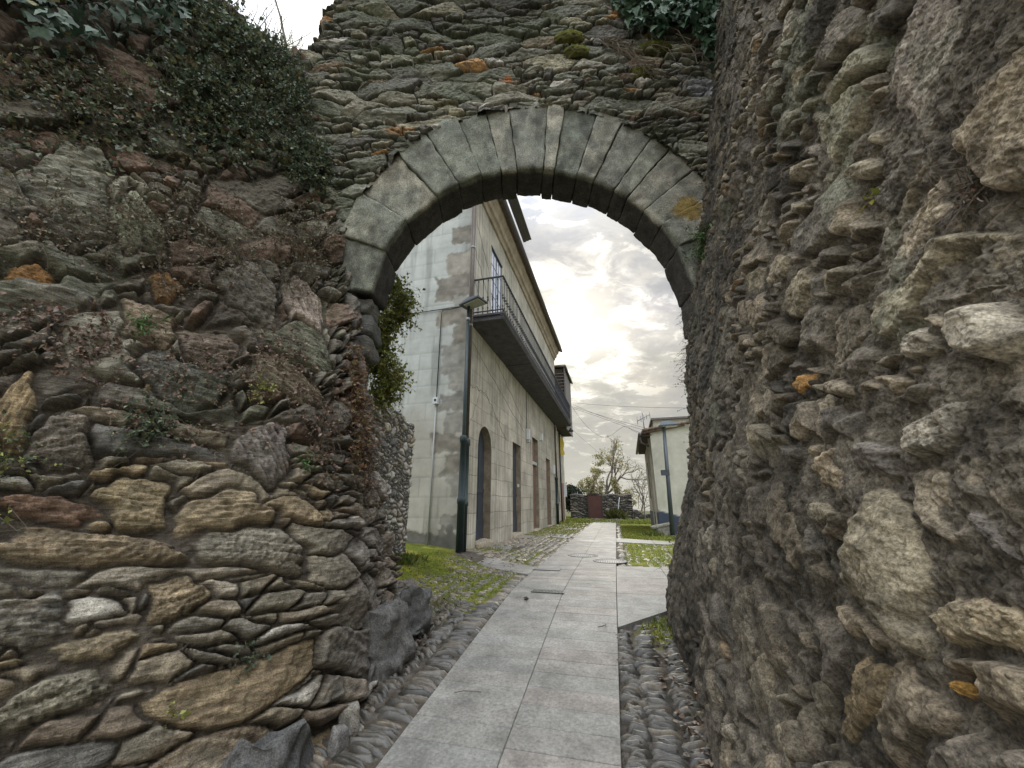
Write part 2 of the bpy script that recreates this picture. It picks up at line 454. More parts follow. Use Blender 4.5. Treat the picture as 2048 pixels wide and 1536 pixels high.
def build_ground():
    ys = [-3.0]
    while ys[-1] < 34: ys.append(ys[-1] + max(.022, .0085 * max(ys[-1] - 1.0, 0)) * (1 if ys[-1] > 1.5 else 4))
    ys = np.array(ys); xs = np.arange(-7, 6.01, .03)
    X, Y = np.meshgrid(xs, ys)
    m = moss_amount(X, Y)
    n = fbm(X * 3, Y * 3, 4, 310); f = fbm(X * 25, Y * 25, 3, 311)
    Z = gz(X, Y) - .024 + .025 * m + .012 * n * sstep(1.3, 2, np.abs(X + .67) + .6) + .006 * f
    onpath = sstep(.66, .60, np.abs(X + .69))
    Z = np.where(onpath > 0, np.minimum(Z, gz(X, Y) - .02) * (onpath < .99) + (gz(X, Y) + .008) * (onpath >= .99), Z)
    strip = ((X < -1.3) & (X > -2.3) & (Y < 4.3)) | ((X > -.08) & (X < .6) & (Y < 4.14 + .95 * np.maximum(X, 0)))
    Z = Z + np.where(strip, .009, 0)
    flag = ((X > -.1) & (Y > 4.3 + np.maximum(X, 0)) & (Y < 7.3)) | ((X > -.1) & (Y > 11.5 - .34 * X) & (Y < 13.0 - .62 * X)) | ((X < -1.28) & (X > -3.1) & (np.abs(Y - 6.4 - 1.38 * (-1.31 - X) / 1.75) < .42))
    Z = np.where(flag, np.minimum(Z, gz(X, Y) - .022), Z)
    c = DIRT[None, None] * (1 - m[..., None]) + (MOSS + (MOSS2 - MOSS) * sstep(-.2, .5, n)[..., None]) * m[..., None]
    g = (sstep(.15, .5, f + n * .4) * (1 - m))[..., None]
    c = c * (1 - .6 * g) + GRIT * .6 * g
    c = np.where((np.abs(X + .69) < .59)[..., None], np.array((.13, .125, .11)), c)
    o = link('ground', grid_mesh('ground', np.stack([X, Y, Z], -1), c), M_GROUND, rotz=-AL)
    tag(o, kind='structure')
    # wide land around and down to the horizon
    r = np.concatenate([[0], np.geomspace(6, 4000, 60)]); a = np.linspace(0, 2 * PI, 97)
    Rr, A = np.meshgrid(r, a, indexing='ij')
    X = Rr * np.cos(A) - 1; Y = Rr * np.sin(A) + 14
    Z = gz(X, Y) - .06 - .25 * np.exp(-((X + .5) / 6.2) ** 4 - ((Y - 15.5) / 17) ** 4) + np.clip(Rr - 60, 0, 200) * .02 * fbm(X * .02, Y * .02, 3, 320)
    nn = (fbm(X * .3, Y * .3, 3, 321) * .5 + .5)[..., None]
    c = np.array((.07, .085, .03)) * nn + np.array((.11, .10, .05)) * (1 - nn)
    tag(link('terrain', grid_mesh('terrain', np.stack([X, Y, Z], -1), c), M_GROUND, rotz=-AL), kind='structure')
    return ys, xs
build_ground()

def slab_color(k):
    t = random.random()
    b = .212 + .02 * random.uniform(-1, 1)
    tint = random.choice([(1.08, 1.03, .92), (1.09, 1.03, .91), (1.05, 1.035, .93), (1.12, 1.02, .91), (1.07, 1.03, .92)])
    return tuple(b * q for q in tint)

def build_path():
    mb = MB(); g = .0024
    for (xa, xb, off) in ((-1.31, -.69, 0.), (-.69, -.07, .09)):
        y = -2.6 + off
        while y < 24.2:
            d = .195 + random.uniform(-.006, .006)
            if y > 9: d = .30
            z0 = [float(gz(0, yy)) + .012 + random.uniform(-.0012, .0012) for yy in (y + g, y + d - g)]
            col = slab_color(0)
            b = .003
            g0 = g; xa_, xb_ = xa, xb
            vs = [(xa + g, y + g, z0[0] - .05), (xb - g, y + g, z0[0] - .05), (xb - g, y + d - g, z0[1] - .05), (xa + g, y + d - g, z0[1] - .05),
                  (xa + g, y + g, z0[0] - b), (xb - g, y + g, z0[0] - b), (xb - g, y + d - g, z0[1] - b), (xa + g, y + d - g, z0[1] - b),
                  (xa + g + b, y + g + b, z0[0]), (xb - g - b, y + g + b, z0[0]), (xb - g - b, y + d - g - b, z0[1]), (xa + g + b, y + d - g - b, z0[1])]
            mb.add(vs, [(0, 1, 5, 4), (1, 2, 6, 5), (2, 3, 7, 6), (3, 0, 4, 7), (4, 5, 9, 8), (5, 6, 10, 9), (6, 7, 11, 10), (7, 4, 8, 11), (8, 9, 10, 11)], col)
            y += d
    tag(link('path', mb.mesh('path'), M_SLAB, rotz=-AL), kind='structure')
    # flagged areas that join the path
    def flags(polys, name, joint=.006):
        mb = MB()
        for P in polys:
            cx = sum(p[0] for p in P) / len(P); cy = sum(p[1] for p in P) / len(P)
            Q = []
            for (x, y) in P:
                d = math.hypot(x - cx, y - cy); k = 1 - joint / d
                Q.append((cx + (x - cx) * k, cy + (y - cy) * k))
            top = [(x, y, float(gz(max(x, -2.1), y)) + .011) for x, y in Q]; bot = [(x, y, z - .05) for x, y, z in top]
            n = len(Q)
            mb.add(bot + top, [tuple(range(n, 2 * n))] + [(i, (i + 1) % n, n + (i + 1) % n, n + i) for i in range(n)], slab_color(0))
        tag(link(name, mb.mesh(name), M_SLAB, rotz=-AL), kind='structure')
    e = -.07
    flags([[(e, 4.2), (.45, 4.72), (.95, 5.25), (e, 5.22)], [(e, 5.22), (.6, 5.235), (.62, 6.2), (e, 6.2)], [(.6, 5.235), (.95, 5.25), (2.2, 6.4), (1.35, 6.3), (.62, 6.2)],
           [(e, 6.2), (.62, 6.2), (.62, 7.25), (e, 7.2)], [(.62, 6.2), (1.35, 6.3), (1.38, 7.3), (.62, 7.25)], [(1.35, 6.3), (2.2, 6.4), (2.9, 7.0), (3.0, 7.45), (1.38, 7.3)]], 'side_pavement')
    w = -1.31
    flags([[(w, 6.05), (w, 6.75), (-1.95, 7.25), (-2.15, 6.6)], [(-2.15, 6.6), (-1.95, 7.25), (-2.5, 7.7), (-2.72, 7.05)], [(-2.72, 7.05), (-2.5, 7.7), (-2.95, 8.05), (-3.15, 7.5)]], 'side_path')
    flags([[(e, 11.6), (.9, 11.3), (.9, 12.35), (e, 12.9)], [(.9, 11.3), (2.6, 10.7), (2.6, 11.5), (.9, 12.35)]], 'cross_path')
    flags([[(-1.45, 12.6), (-2.0, 12.75), (-2.05, 13.1), (-1.45, 13.0)], [(-2.35, 8.9), (-2.9, 8.75), (-3.0, 9.7), (-2.5, 9.85)], [(-2.6, 12.2), (-3.05, 12.2), (-3.05, 13.3), (-2.65, 13.3)]], 'doorstep_pavement')
build_path()

def cobbles(name, x0, x1, y0, y1, inside, lane=.16, pitch=.05, hi=True, lift=.0, seed=1, nx=7, ny=5, tone=1.):
    rnd = random.Random(seed)
    A, B = np.meshgrid(np.linspace(-1, 1, nx), np.linspace(-1, 1, ny))
    prof = (1 - np.abs(A) ** 3.6) ** .5 * (1 - np.abs(B) ** 2.4) ** .5
    V = []; C = []; F = []; base = 0
    idx = np.arange(nx * ny).reshape(ny, nx)
    fq = np.stack([idx[:-1, :-1], idx[:-1, 1:], idx[1:, 1:], idx[1:, :-1]], -1).reshape(-1, 4)
    x = x0
    while x < x1 - .04:
        w = lane * rnd.uniform(.75, 1.25)
        if x1 - x - w < .1: w = x1 - x
        y = y0 + rnd.uniform(0, .05)
        while y < y1:
            p = pitch * rnd.choice((.7, .8, .9, 1., 1.1, 1.4, 1.7)) * rnd.uniform(.9, 1.1)
            cx = x + w / 2 + rnd.uniform(-.02, .02) + .02 * math.sin(y * 3 + x * 9); cy = y + p / 2
            if inside(cx, cy) and rnd.random() > .03:
                L = w * rnd.choice((.7, .85, .95, 1., 1.05, 1.12)) / 2; T = p * rnd.uniform(.85, 1.08) / 2
                H = rnd.uniform(.004, .02)
                th = rnd.gauss(0, .09) + .12 * math.sin(y * 1.7 + x * 11); cx += rnd.uniform(-.022, .022); lean = rnd.uniform(-.25, .25)
                a = A * L * (1 + .12 * rnd.uniform(-1, 1) * B); b = B * T * (1 + .25 * rnd.uniform(-1, 1) * A) + .006 * np.sin(A * 3 + rnd.random() * 6)
                zz = prof * (H + .03) * (1 + .2 * rnd.uniform(-1, 1) * A + lean * B) + .004 * np.sin(A * 5 + rnd.random() * 6)
                px = cx + a * math.cos(th) - b * math.sin(th); py = cy + a * math.sin(th) + b * math.cos(th)
                z = float(gz(cx, cy)) - .042 + lift + rnd.uniform(-.006, .006)
                V.append(np.stack([px, py, z + zz], -1).reshape(-1, 3))
                t = rnd.random()
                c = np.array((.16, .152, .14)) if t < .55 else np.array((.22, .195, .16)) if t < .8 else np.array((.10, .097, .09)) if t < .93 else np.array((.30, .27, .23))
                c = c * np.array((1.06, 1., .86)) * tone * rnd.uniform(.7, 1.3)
                C.append(np.repeat(c[None], nx * ny, 0) * (1 - .35 * (1 - prof.reshape(-1, 1))))  # painted shade: each cobble's colour darkens towards its sides
                F.append(fq + base); base += nx * ny
            y += p
        x += w
    V = np.concatenate(V); C = np.concatenate(C); F = np.concatenate(F)
    me = bpy.data.meshes.new(name)
    me.vertices.add(len(V)); me.vertices.foreach_set('co', V.astype(np.float32).ravel())
    n = len(F); me.loops.add(n * 4); me.loops.foreach_set('vertex_index', F.astype(np.int32).ravel())
    me.polygons.add(n); me.polygons.foreach_set('loop_start', np.arange(0, n * 4, 4, dtype=np.int32)); me.polygons.foreach_set('loop_total', np.full(n, 4, dtype=np.int32))
    me.polygons.foreach_set('use_smooth', np.ones(n, bool)); put_col(me, C); me.update(calc_edges=True)
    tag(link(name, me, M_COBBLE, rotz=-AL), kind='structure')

def in_near_left(x, y): return x < -1.31 and x > -2.12 - .1 * math.sin(y * 4) + max(0, .2 * (3.4 - y)) and y < 4.6
def in_moss_left(x, y): return x < -1.31 and y >= 4.6 and y < 6.05 - (x + 1.33) * .72 and x > -2.75 - .25 * math.sin(y * 3)
def in_near_right(x, y): return x > -.09 and y < 4.15 + max(0, x) * 1.0 and x < .5
def in_house(x, y): return x < -1.33 and x > -3.1 and y > 6.85 - (x + 1.31) * .72 and not (x < -2.3 and 8.7 < y < 9.9) and not (x > -2.1 and 12.55 < y < 13.15)
def in_right(x, y): return x > -.05 and y > 7.3 and y < 11.5 - .35 * x
def in_right2(x, y): return x > -.05 and y > 12.9 - .5 * x and not (x > 1.2 and y > 14)
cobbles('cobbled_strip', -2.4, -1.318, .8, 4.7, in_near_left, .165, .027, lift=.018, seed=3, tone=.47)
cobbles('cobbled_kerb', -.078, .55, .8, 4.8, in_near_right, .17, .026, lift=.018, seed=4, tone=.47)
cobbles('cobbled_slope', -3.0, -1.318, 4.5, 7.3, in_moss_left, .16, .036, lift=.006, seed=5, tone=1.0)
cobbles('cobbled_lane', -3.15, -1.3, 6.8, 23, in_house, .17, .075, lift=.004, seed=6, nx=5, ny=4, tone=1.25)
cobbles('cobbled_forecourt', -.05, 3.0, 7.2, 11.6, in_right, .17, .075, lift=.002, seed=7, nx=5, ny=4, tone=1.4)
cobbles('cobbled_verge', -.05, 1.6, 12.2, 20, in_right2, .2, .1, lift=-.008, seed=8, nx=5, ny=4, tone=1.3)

def build_grass():
    rnd = np.random.default_rng(5)
    pts = []
    def scatter(x0, x1, y0, y1, n, hmin, hmax, thr):
        x = rnd.uniform(x0, x1, n); y = rnd.uniform(y0, y1, n)
        m = moss_amount(x, y); k = m > thr + rnd.uniform(0, .4, n)
        x, y = x[k], y[k]
        h = rnd.uniform(hmin, hmax, len(x)) * (.5 + moss_amount(x, y))
        pts.append(np.c_[x, y, h])
    scatter(-3.4, -1.33, 4.2, 7.6, 9000, .004, .014, .35)
    scatter(-3.1, -1.33, 7.4, 22, 8000, .008, .022, .35)
    scatter(-.05, .6, 3.7, 5.0, 2500, .012, .035, .3)
    scatter(-.05, 3, 7.4, 12, 6000, .006, .018, .3)
    scatter(-.05, 2.2, 12.5, 20, 12000, .012, .035, .3)
    scatter(-6, 4, 22, 32, 14000, .03, .1, .2)
    P = np.concatenate(pts); n = len(P)
    x, y, h = P.T
    z = gz(x, y) + .004
    a = rnd.uniform(0, 2 * PI, n); w = h * .16 + .0025 + .0006 * y
    lean = rnd.uniform(.2, .9, n) * h
    b = rnd.uniform(0, 2 * PI, n)
    v0 = np.c_[x - np.cos(a) * w, y - np.sin(a) * w, z]; v1 = np.c_[x + np.cos(a) * w, y + np.sin(a) * w, z]
    w = w * .7
    v2 = np.c_[x + np.cos(b) * lean, y + np.sin(b) * lean, z + h]
    V = np.stack([v0, v1, v2], 1).reshape(-1, 3)
    t = rnd.random((n, 1)); c = np.array((.14, .18, .03)) * t + np.array((.25, .25, .05)) * (1 - t)
    C = np.repeat(c, 3, 0)
    me = bpy.data.meshes.new('grass')
    me.vertices.add(n * 3); me.vertices.foreach_set('co', V.astype(np.float32).ravel())
    me.loops.add(n * 3); me.loops.foreach_set('vertex_index', np.arange(n * 3, dtype=np.int32))
    me.polygons.add(n); me.polygons.foreach_set('loop_start', np.arange(0, n * 3, 3, dtype=np.int32)); me.polygons.foreach_set('loop_total', np.full(n, 3, dtype=np.int32))
    put_col(me, C); me.update(calc_edges=True)
    o = link('grass', me, M_LEAF, rotz=-AL)
    tag(o, 'short moss and grass growing between the cobbles past the arch', 'grass', kind='stuff')
build_grass()

# ------------------------------------------------------------------ rubble walls
def surface_normals(P):
    du = np.gradient(P, axis=1); dv = np.gradient(P, axis=0)
    n = np.cross(du, dv); n /= np.linalg.norm(n, axis=2, keepdims=True) + 1e-12
    return n

LEFT_STONES = [
    (2.137, 3.662, -0.200, 0.095, 0.110, 0.429, (0.135, 0.135, 0.115), 0.11),
    (1.699, 3.442, -0.192, -0.250, -0.046, 0.207, (0.18, 0.19, 0.145), 0.11),
    (1.689, 4.757, -0.174, 0.037, -0.018, 0.281, (0.13, 0.128, 0.115), 0.1),
    (1.984, 2.648, -0.100, 0.035, 0.025, 0.077, (0.23, 0.115, 0.045), 0.08),
    (1.388, 2.903, -0.103, -0.078, -0.019, 0.135, (0.21, 0.12, 0.05), 0.09),
    (1.354, 2.505, -0.179, -0.037, 0.010, 0.161, (0.165, 0.135, 0.105), 0.1),
    (0.848, 3.110, -0.224, -0.176, -0.070, 0.242, (0.17, 0.165, 0.15), 0.12),
    (0.361, 3.069, -0.150, -0.363, -0.168, 0.143, (0.24, 0.205, 0.185), 0.12),
    (1.086, 2.096, -0.276, -0.087, -0.004, 0.172, (0.088, 0.088, 0.082), 0.13),
    (0.410, 2.216, -0.316, -0.167, -0.055, 0.134, (0.155, 0.135, 0.105), 0.1),
    (0.320, 2.615, -0.312, -0.149, -0.085, 0.195, (0.11, 0.115, 0.09), 0.1),
    (1.483, 1.569, -0.098, 0.042, 0.065, 0.141, (0.14, 0.125, 0.11), 0.12),
    (0.998, 2.418, -0.188, 0.022, 0.023, 0.188, (0.12, 0.1, 0.085), 0.09),
    (0.508, 1.600, -0.133, -0.188, -0.127, 0.105, (0.14, 0.125, 0.12), 0.12),
    (0.652, 1.167, -0.262, 0.010, 0.033, 0.134, (0.2, 0.165, 0.115), 0.1),
    (1.096, 1.255, -0.159, -0.027, 0.027, 0.149, (0.175, 0.145, 0.095), 0.09),
    (1.404, 1.218, -0.171, -0.014, 0.026, 0.081, (0.135, 0.09, 0.068), 0.08),
    (1.197, 1.036, -0.379, -0.057, 0.022, 0.083, (0.16, 0.13, 0.092), 0.1),
    (0.451, 0.973, -0.319, -0.064, 0.003, 0.116, (0.16, 0.148, 0.125), 0.1),
    (1.296, 0.746, -0.114, -0.006, 0.048, 0.110, (0.14, 0.135, 0.12), 0.1),
    (1.709, 1.699, 0.004, 0.200, 0.084, 0.055, (0.2, 0.155, 0.095), 0.1),
    (0.797, 0.772, -0.109, 0.031, 0.053, 0.094, (0.16, 0.13, 0.09), 0.09),
    (1.143, 0.459, -0.178, 0.043, 0.045, 0.068, (0.155, 0.145, 0.115), 0.1),
    (1.048, 0.622, -0.137, 0.014, 0.026, 0.051, (0.2, 0.17, 0.12), 0.07),
]
RIGHT_STONES = [
    (0.608, 2.511, -0.120, 0.051, 0.089, 0.211, (0.155, 0.14, 0.13), 0.045),
    (0.703, 2.145, -0.102, 0.058, 0.035, 0.050, (0.2, 0.175, 0.145), 0.05),
    (0.655, 1.385, -0.097, 0.003, -0.021, 0.044, (0.215, 0.185, 0.14), 0.06),
    (1.102, 1.644, -0.157, -0.012, -0.005, 0.062, (0.16, 0.135, 0.105), 0.07),
    (1.023, 1.146, -0.088, 0.117, 0.091, -0.021, (0.215, 0.175, 0.12), 0.05),
    (0.607, 1.506, -0.036, -0.035, -0.016, 0.014, (0.1, 0.092, 0.088), 0.06),
    (1.343, 1.985, -0.044, 0.033, 0.063, 0.029, (0.34, 0.2, 0.08), 0.05),
    (1.272, 1.591, -0.039, 0.043, 0.052, 0.008, (0.3, 0.18, 0.08), 0.04),
    (0.740, 1.274, -0.027, 0.004, -0.007, 0.013, (0.4, 0.25, 0.09), 0.04),
    (1.365, 1.573, -0.054, -0.001, -0.000, 0.016, (0.36, 0.2, 0.08), 0.03),
    (0.714, 1.865, -0.052, -0.006, 0.010, 0.039, (0.18, 0.165, 0.145), 0.07),
    (0.903, 1.657, -0.094, -0.010, -0.005, 0.045, (0.13, 0.12, 0.115), 0.07),
    (0.702, 1.690, -0.094, 0.024, 0.022, 0.044, (0.17, 0.16, 0.145), 0.06),
]

# --- right wall: runs from beside the camera to the gate, leaning outwards
def right_wall():
    D = [-.9]
    while D[-1] < 4.62:
        d = D[-1]; D.append(d + (.012 if d < .25 else .0030 * max(.36, d) ** 1.2))
    D = np.array(D); C = len(D)
    x0 = .20 + .325 * D + .12 * np.clip(1 - D, 0, None) ** 2 + .05
    g = .115 * np.clip(D, -2, 5)
    zlo = np.maximum(g - .15, 1.56 - .66 * np.maximum(D, .2) - .1); zhi = np.clip(1.56 + 2.05 * np.maximum(D, .2) + .15, 2.4, 9.4)
    t = np.concatenate([np.linspace(0, 1, 40)[:-1], 1 + np.linspace(0, 1, 800)[:-1], 2 + np.linspace(0, 1, 90)])[:, None]
    z0 = (g - .15)[None]; zl = zlo[None]; zh = zhi[None]; zt = 9.5
    Z = np.where(t < 1, z0 + (zl - z0) * t, np.where(t < 2, zl + (zh - zl) * (t - 1), zh + (zt - zh) * (t - 2)))
    Dg = np.broadcast_to(D[None], Z.shape)
    Hh = Z - g[None]
    X = x0[None] + .2 * Hh + .0 * Z
    # far end curls away from the passage
    endc = np.clip(Dg - 4.38, 0, None)
    X = X + 4 * endc
    Yw = Dg - .4 * endc
    u = Dg * 1.05; v = Z
    bul = .09 * fbm(u * .9, v * .9, 3, 400) + .075 * sstep(3.0, 4.2, Dg) * sstep(1.0, .15, Hh)
    h1, pr, r, st, small = rubble(u, v, 410, .25, .165, sub=.5, drop=.25, joint=.008, shoulder=.022, depth=.078, tilt=.3, warp=.5, stria=.002, tiltdir=.35)
    rough = (ridged(u * 8, v * 8, 4, 420) - .5) * .026 + .009 * fbm(u * 24, v * 24, 4, 430)
    rough = rough + .007 * (ridged(u * 40, v * 40, 3, 433) - .5) + .004 * fbm(u * 110, v * 110, 3, 436)
    smear = .85 * sstep(.0, .4, fbm(u * 1.6 + 4, v * 1.3, 3, 440))       # patches buried in mortar
    base = palette(r[3], [(5, (.105, .095, .085)), (4, (.13, .115, .095)), (3, (.15, .13, .105)), (3, (.085, .08, .074)), (2.4, (.165, .15, .12)), (.9, (.17, .13, .09)), (.10, (.32, .19, .08)), (.5, (.23, .215, .19))])
    h1 = h1 * (1 - .6 * smear) * (1 - .35 * sstep(1.4, 3.2, Dg)) + .03 * smear; pr = pr * (1 - .75 * smear)
    h1, pr, base = features(Dg, Z, RIGHT_STONES, 6000, h1, pr, base, 0.)
    ml = .030 + .030 * fbm(u * 2.3, v * 2.6, 3, 441) + .014 * fbm(u * 9, v * 9, 3, 442) + .012 * (ridged(u * 17, v * 15, 3, 443) - .5)
    bury = sstep(.016, -.010, h1 - ml)
    hh = h1 * (1 - bury) + ml * bury + rough * (.7 + .5 * bury)
    pr = pr * (1 - bury)
    P = np.stack([X, Yw, Z], -1)
    nrm = surface_normals(P)
    if nrm[..., 0].mean() > 0: nrm = -nrm
    P = P + nrm * (hh + bul)[..., None]
    mort = np.array((.080, .073, .064)) * (1 + .35 * fbm(u * 5, v * 5, 3, 450))[..., None]
    pm = sstep(.1, .75, pr)[..., None]
    c = mort * (1 - pm) + base * pm
    c = c * (1 + .6 * fbm(u * 16, v * 20, 4, 460) + .4 * fbm(u * 70, v * 70, 3, 461))[..., None]
    lich = sstep(.28, .5, fbm(u * 2.2, v * 1.4, 4, 470) + .1 * sstep(3, 5, Z))[..., None] * .45
    c = c * (1 - lich) + np.array((.17, .185, .15)) * lich
    dk = sstep(.1, .55, fbm(u * 2.0 + 9, v * 1.5, 4, 480))[..., None]
    c = c * (1 - .5 * dk)
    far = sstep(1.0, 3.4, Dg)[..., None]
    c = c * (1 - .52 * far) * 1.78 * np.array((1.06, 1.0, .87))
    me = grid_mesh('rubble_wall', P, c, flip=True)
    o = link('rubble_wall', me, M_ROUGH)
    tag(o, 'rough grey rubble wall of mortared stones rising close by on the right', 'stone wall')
    return P, nrm
RW, RWN = right_wall()

# --- left wall: battered bank wall that turns into the passage
def lw_base(s, h):
    """s: along the wall (0 at the corner, + to the left, - into the passage)"""
    lo = np.minimum(h, 3.9); hi = np.maximum(h - 3.9, 0)
    sx = -.24 * lo - .2 * hi; sy = .36 * lo + .1 * hi
    a = s / .22
    pos = .22 * np.log1p(np.exp(np.clip(a, -40, 40))); neg = s - pos          # rounded corner
    x = -1.05 - .73 * pos + (.02 + .06 * np.clip(h, 0, 4)) * neg * .35 + sx
    yneg = -neg * np.clip(1 - .27 * np.clip(h, 0, 4.2) * .87, .12, 1)
    y = 2.6 - .68 * pos + yneg + sy
    return x, y, h + .29

def left_wall():
    s = np.concatenate([np.linspace(-1.75, -.15, 170)[:-1], np.linspace(-.15, 3.4, 560)[:-1], np.linspace(3.4, 4.6, 60)])
    h = np.concatenate([np.linspace(-.4, 8.0, 980)])
    S, Hh = np.meshgrid(s, h)
    x, y, z = lw_base(S, Hh)
    top = 7.42 - .12 * sstep(.6, 1.6, S) + .2 * fbm(S * 1.2, S * 0 + 3, 3, 500)
    P = np.stack([x, y, z], -1)
    nrm = surface_normals(P)
    if nrm[500, 500, 1] > 0: nrm = -nrm
    u = S + .03 * Hh; v = Hh
    # lower, coursed flat schist; higher, big irregular blocks
    k = sstep(1.55, 1.95, Hh + .15 * fbm(S * 2, Hh * 0, 2, 505))
    hA, pA, rA, stA, smA = rubble(u, v, 510, .52, .155, sub=.5, drop=.26, joint=.003, shoulder=.02, depth=.085, tilt=.5, warp=.45, stria=.006, tiltdir=.10)
    hB, pB, rB, stB, smB = rubble(u, v, 540, .46, .26, sub=.45, drop=.25, joint=.01, shoulder=.028, depth=.13, tilt=.6, warp=.5, stria=.006, tiltdir=-.42)
    kk = k > .5
    hh = np.where(kk, hB, hA); pr = np.where(kk, pB, pA); st = np.where(kk, stB, stA)
    r3 = np.where(kk, rB[3], rA[3])
    seam = np.abs(k - .5)
    hh = hh * sstep(0, .10, seam); pr = pr * sstep(0, .10, seam)
    lowc = palette(r3, [(4, (.185, .16, .125)), (3, (.165, .15, .12)), (3, (.14, .132, .115)), (1.6, (.205, .165, .11)), (1.0, (.145, .118, .092)), (1.2, (.22, .20, .17)), (1.6, (.10, .098, .092)), (.4, (.30, .29, .27))])
    hic = palette(r3, [(4, (.115, .112, .098)), (3, (.085, .078, .068)), (2, (.12, .12, .10)), (1.5, (.115, .082, .065)), (.25, (.18, .105, .055)), (1, (.17, .165, .14)), (1, (.155, .11, .09))])
    base = np.where(kk[..., None], hic, lowc)
    hh, pr, base = features(S, Hh, LEFT_STONES, 5000, hh, pr, base)
    ml = .008 + .022 * fbm(u * 3, v * 4, 3, 566) + .010 * fbm(u * 14, v * 14, 3, 567)
    bury = sstep(.010, -.008, hh - ml); hh = hh * (1 - bury) + ml * bury; pr = pr * (1 - .8 * bury)
    infeat = np.zeros_like(hh)
    bul = .10 * fbm(u * .8, v * .8, 3, 560) + .10 * sstep(.6, -.2, Hh) * fbm(u * 2, v * 2, 2, 561)
    soil = sstep(.05, .5, fbm(u * 1.1, v * 1.3, 4, 565) + .22 * sstep(1.6, 2.6, Hh) + .28 * sstep(4.2, 6, Hh) - .12)
    rough = .012 * fbm(u * 30, v * 30, 4, 570) + .02 * (ridged(u * 7, v * 9, 3, 571) - .5)
    hh = hh * (1 - .22 * soil) + rough * (.6 + .9 * soil)
    P = P + nrm * (hh + bul)[..., None]
    soilc = np.array((.048, .039, .03)) * (1 + .5 * fbm(u * 9, v * 9, 3, 575))[..., None]
    mort = np.array((.055, .047, .038))
    pm = sstep(.15, .8, pr)[..., None]
    c = mort * (1 - pm) + base * pm
    c = c * (1.12 + .35 * k) * np.array((1.03, 1.01, .95)) if False else c * ((1.15 + .15 * k) * (1 + .4 * st * pm[..., 0] + .35 * fbm(u * 14, v * 18, 4, 580)))[..., None]
    rust = (sstep(.25, .6, fbm(u * 3.1 + 2, v * 6, 4, 585)) * pr * (1 - .5 * k))[..., None] * .4
    c = c * (1 - rust) + np.array((.17, .125, .085)) * rust
    sm = (soil * (.3 + .35 * k))[..., None]
    c = c * (1 - sm) + soilc * sm
    green = (sstep(.2, .5, fbm(u * 1.7 + 7, v * 2.2, 4, 590)) * (.25 + .5 * k))[..., None] * .5
    c = c * (1 - green) + np.array((.075, .09, .055)) * green
    c = c * np.array((1.05, 1.01, .91)) * 1.02
    purple = sstep(.1, -.5, S)[..., None] * .45
    c = c * (1 - purple) + (c.mean(-1, keepdims=True) * np.array((1.1, .95, .86))) * purple
    keep = (Hh[:-1, :-1] < top[:-1, :-1]) & ~((S[:-1, :-1] < -.12) & (Hh[:-1, :-1] > 4.0))
    me = grid_mesh('rubble_wall', P, c, keep, flip=False)
    o = link('rubble_wall', me, M_SCHIST)
    tag(o, 'overgrown brown schist wall leaning back on the left of the arch', 'stone wall')
    return P, nrm, s, h
LW, LWN, LS, LH = left_wall()

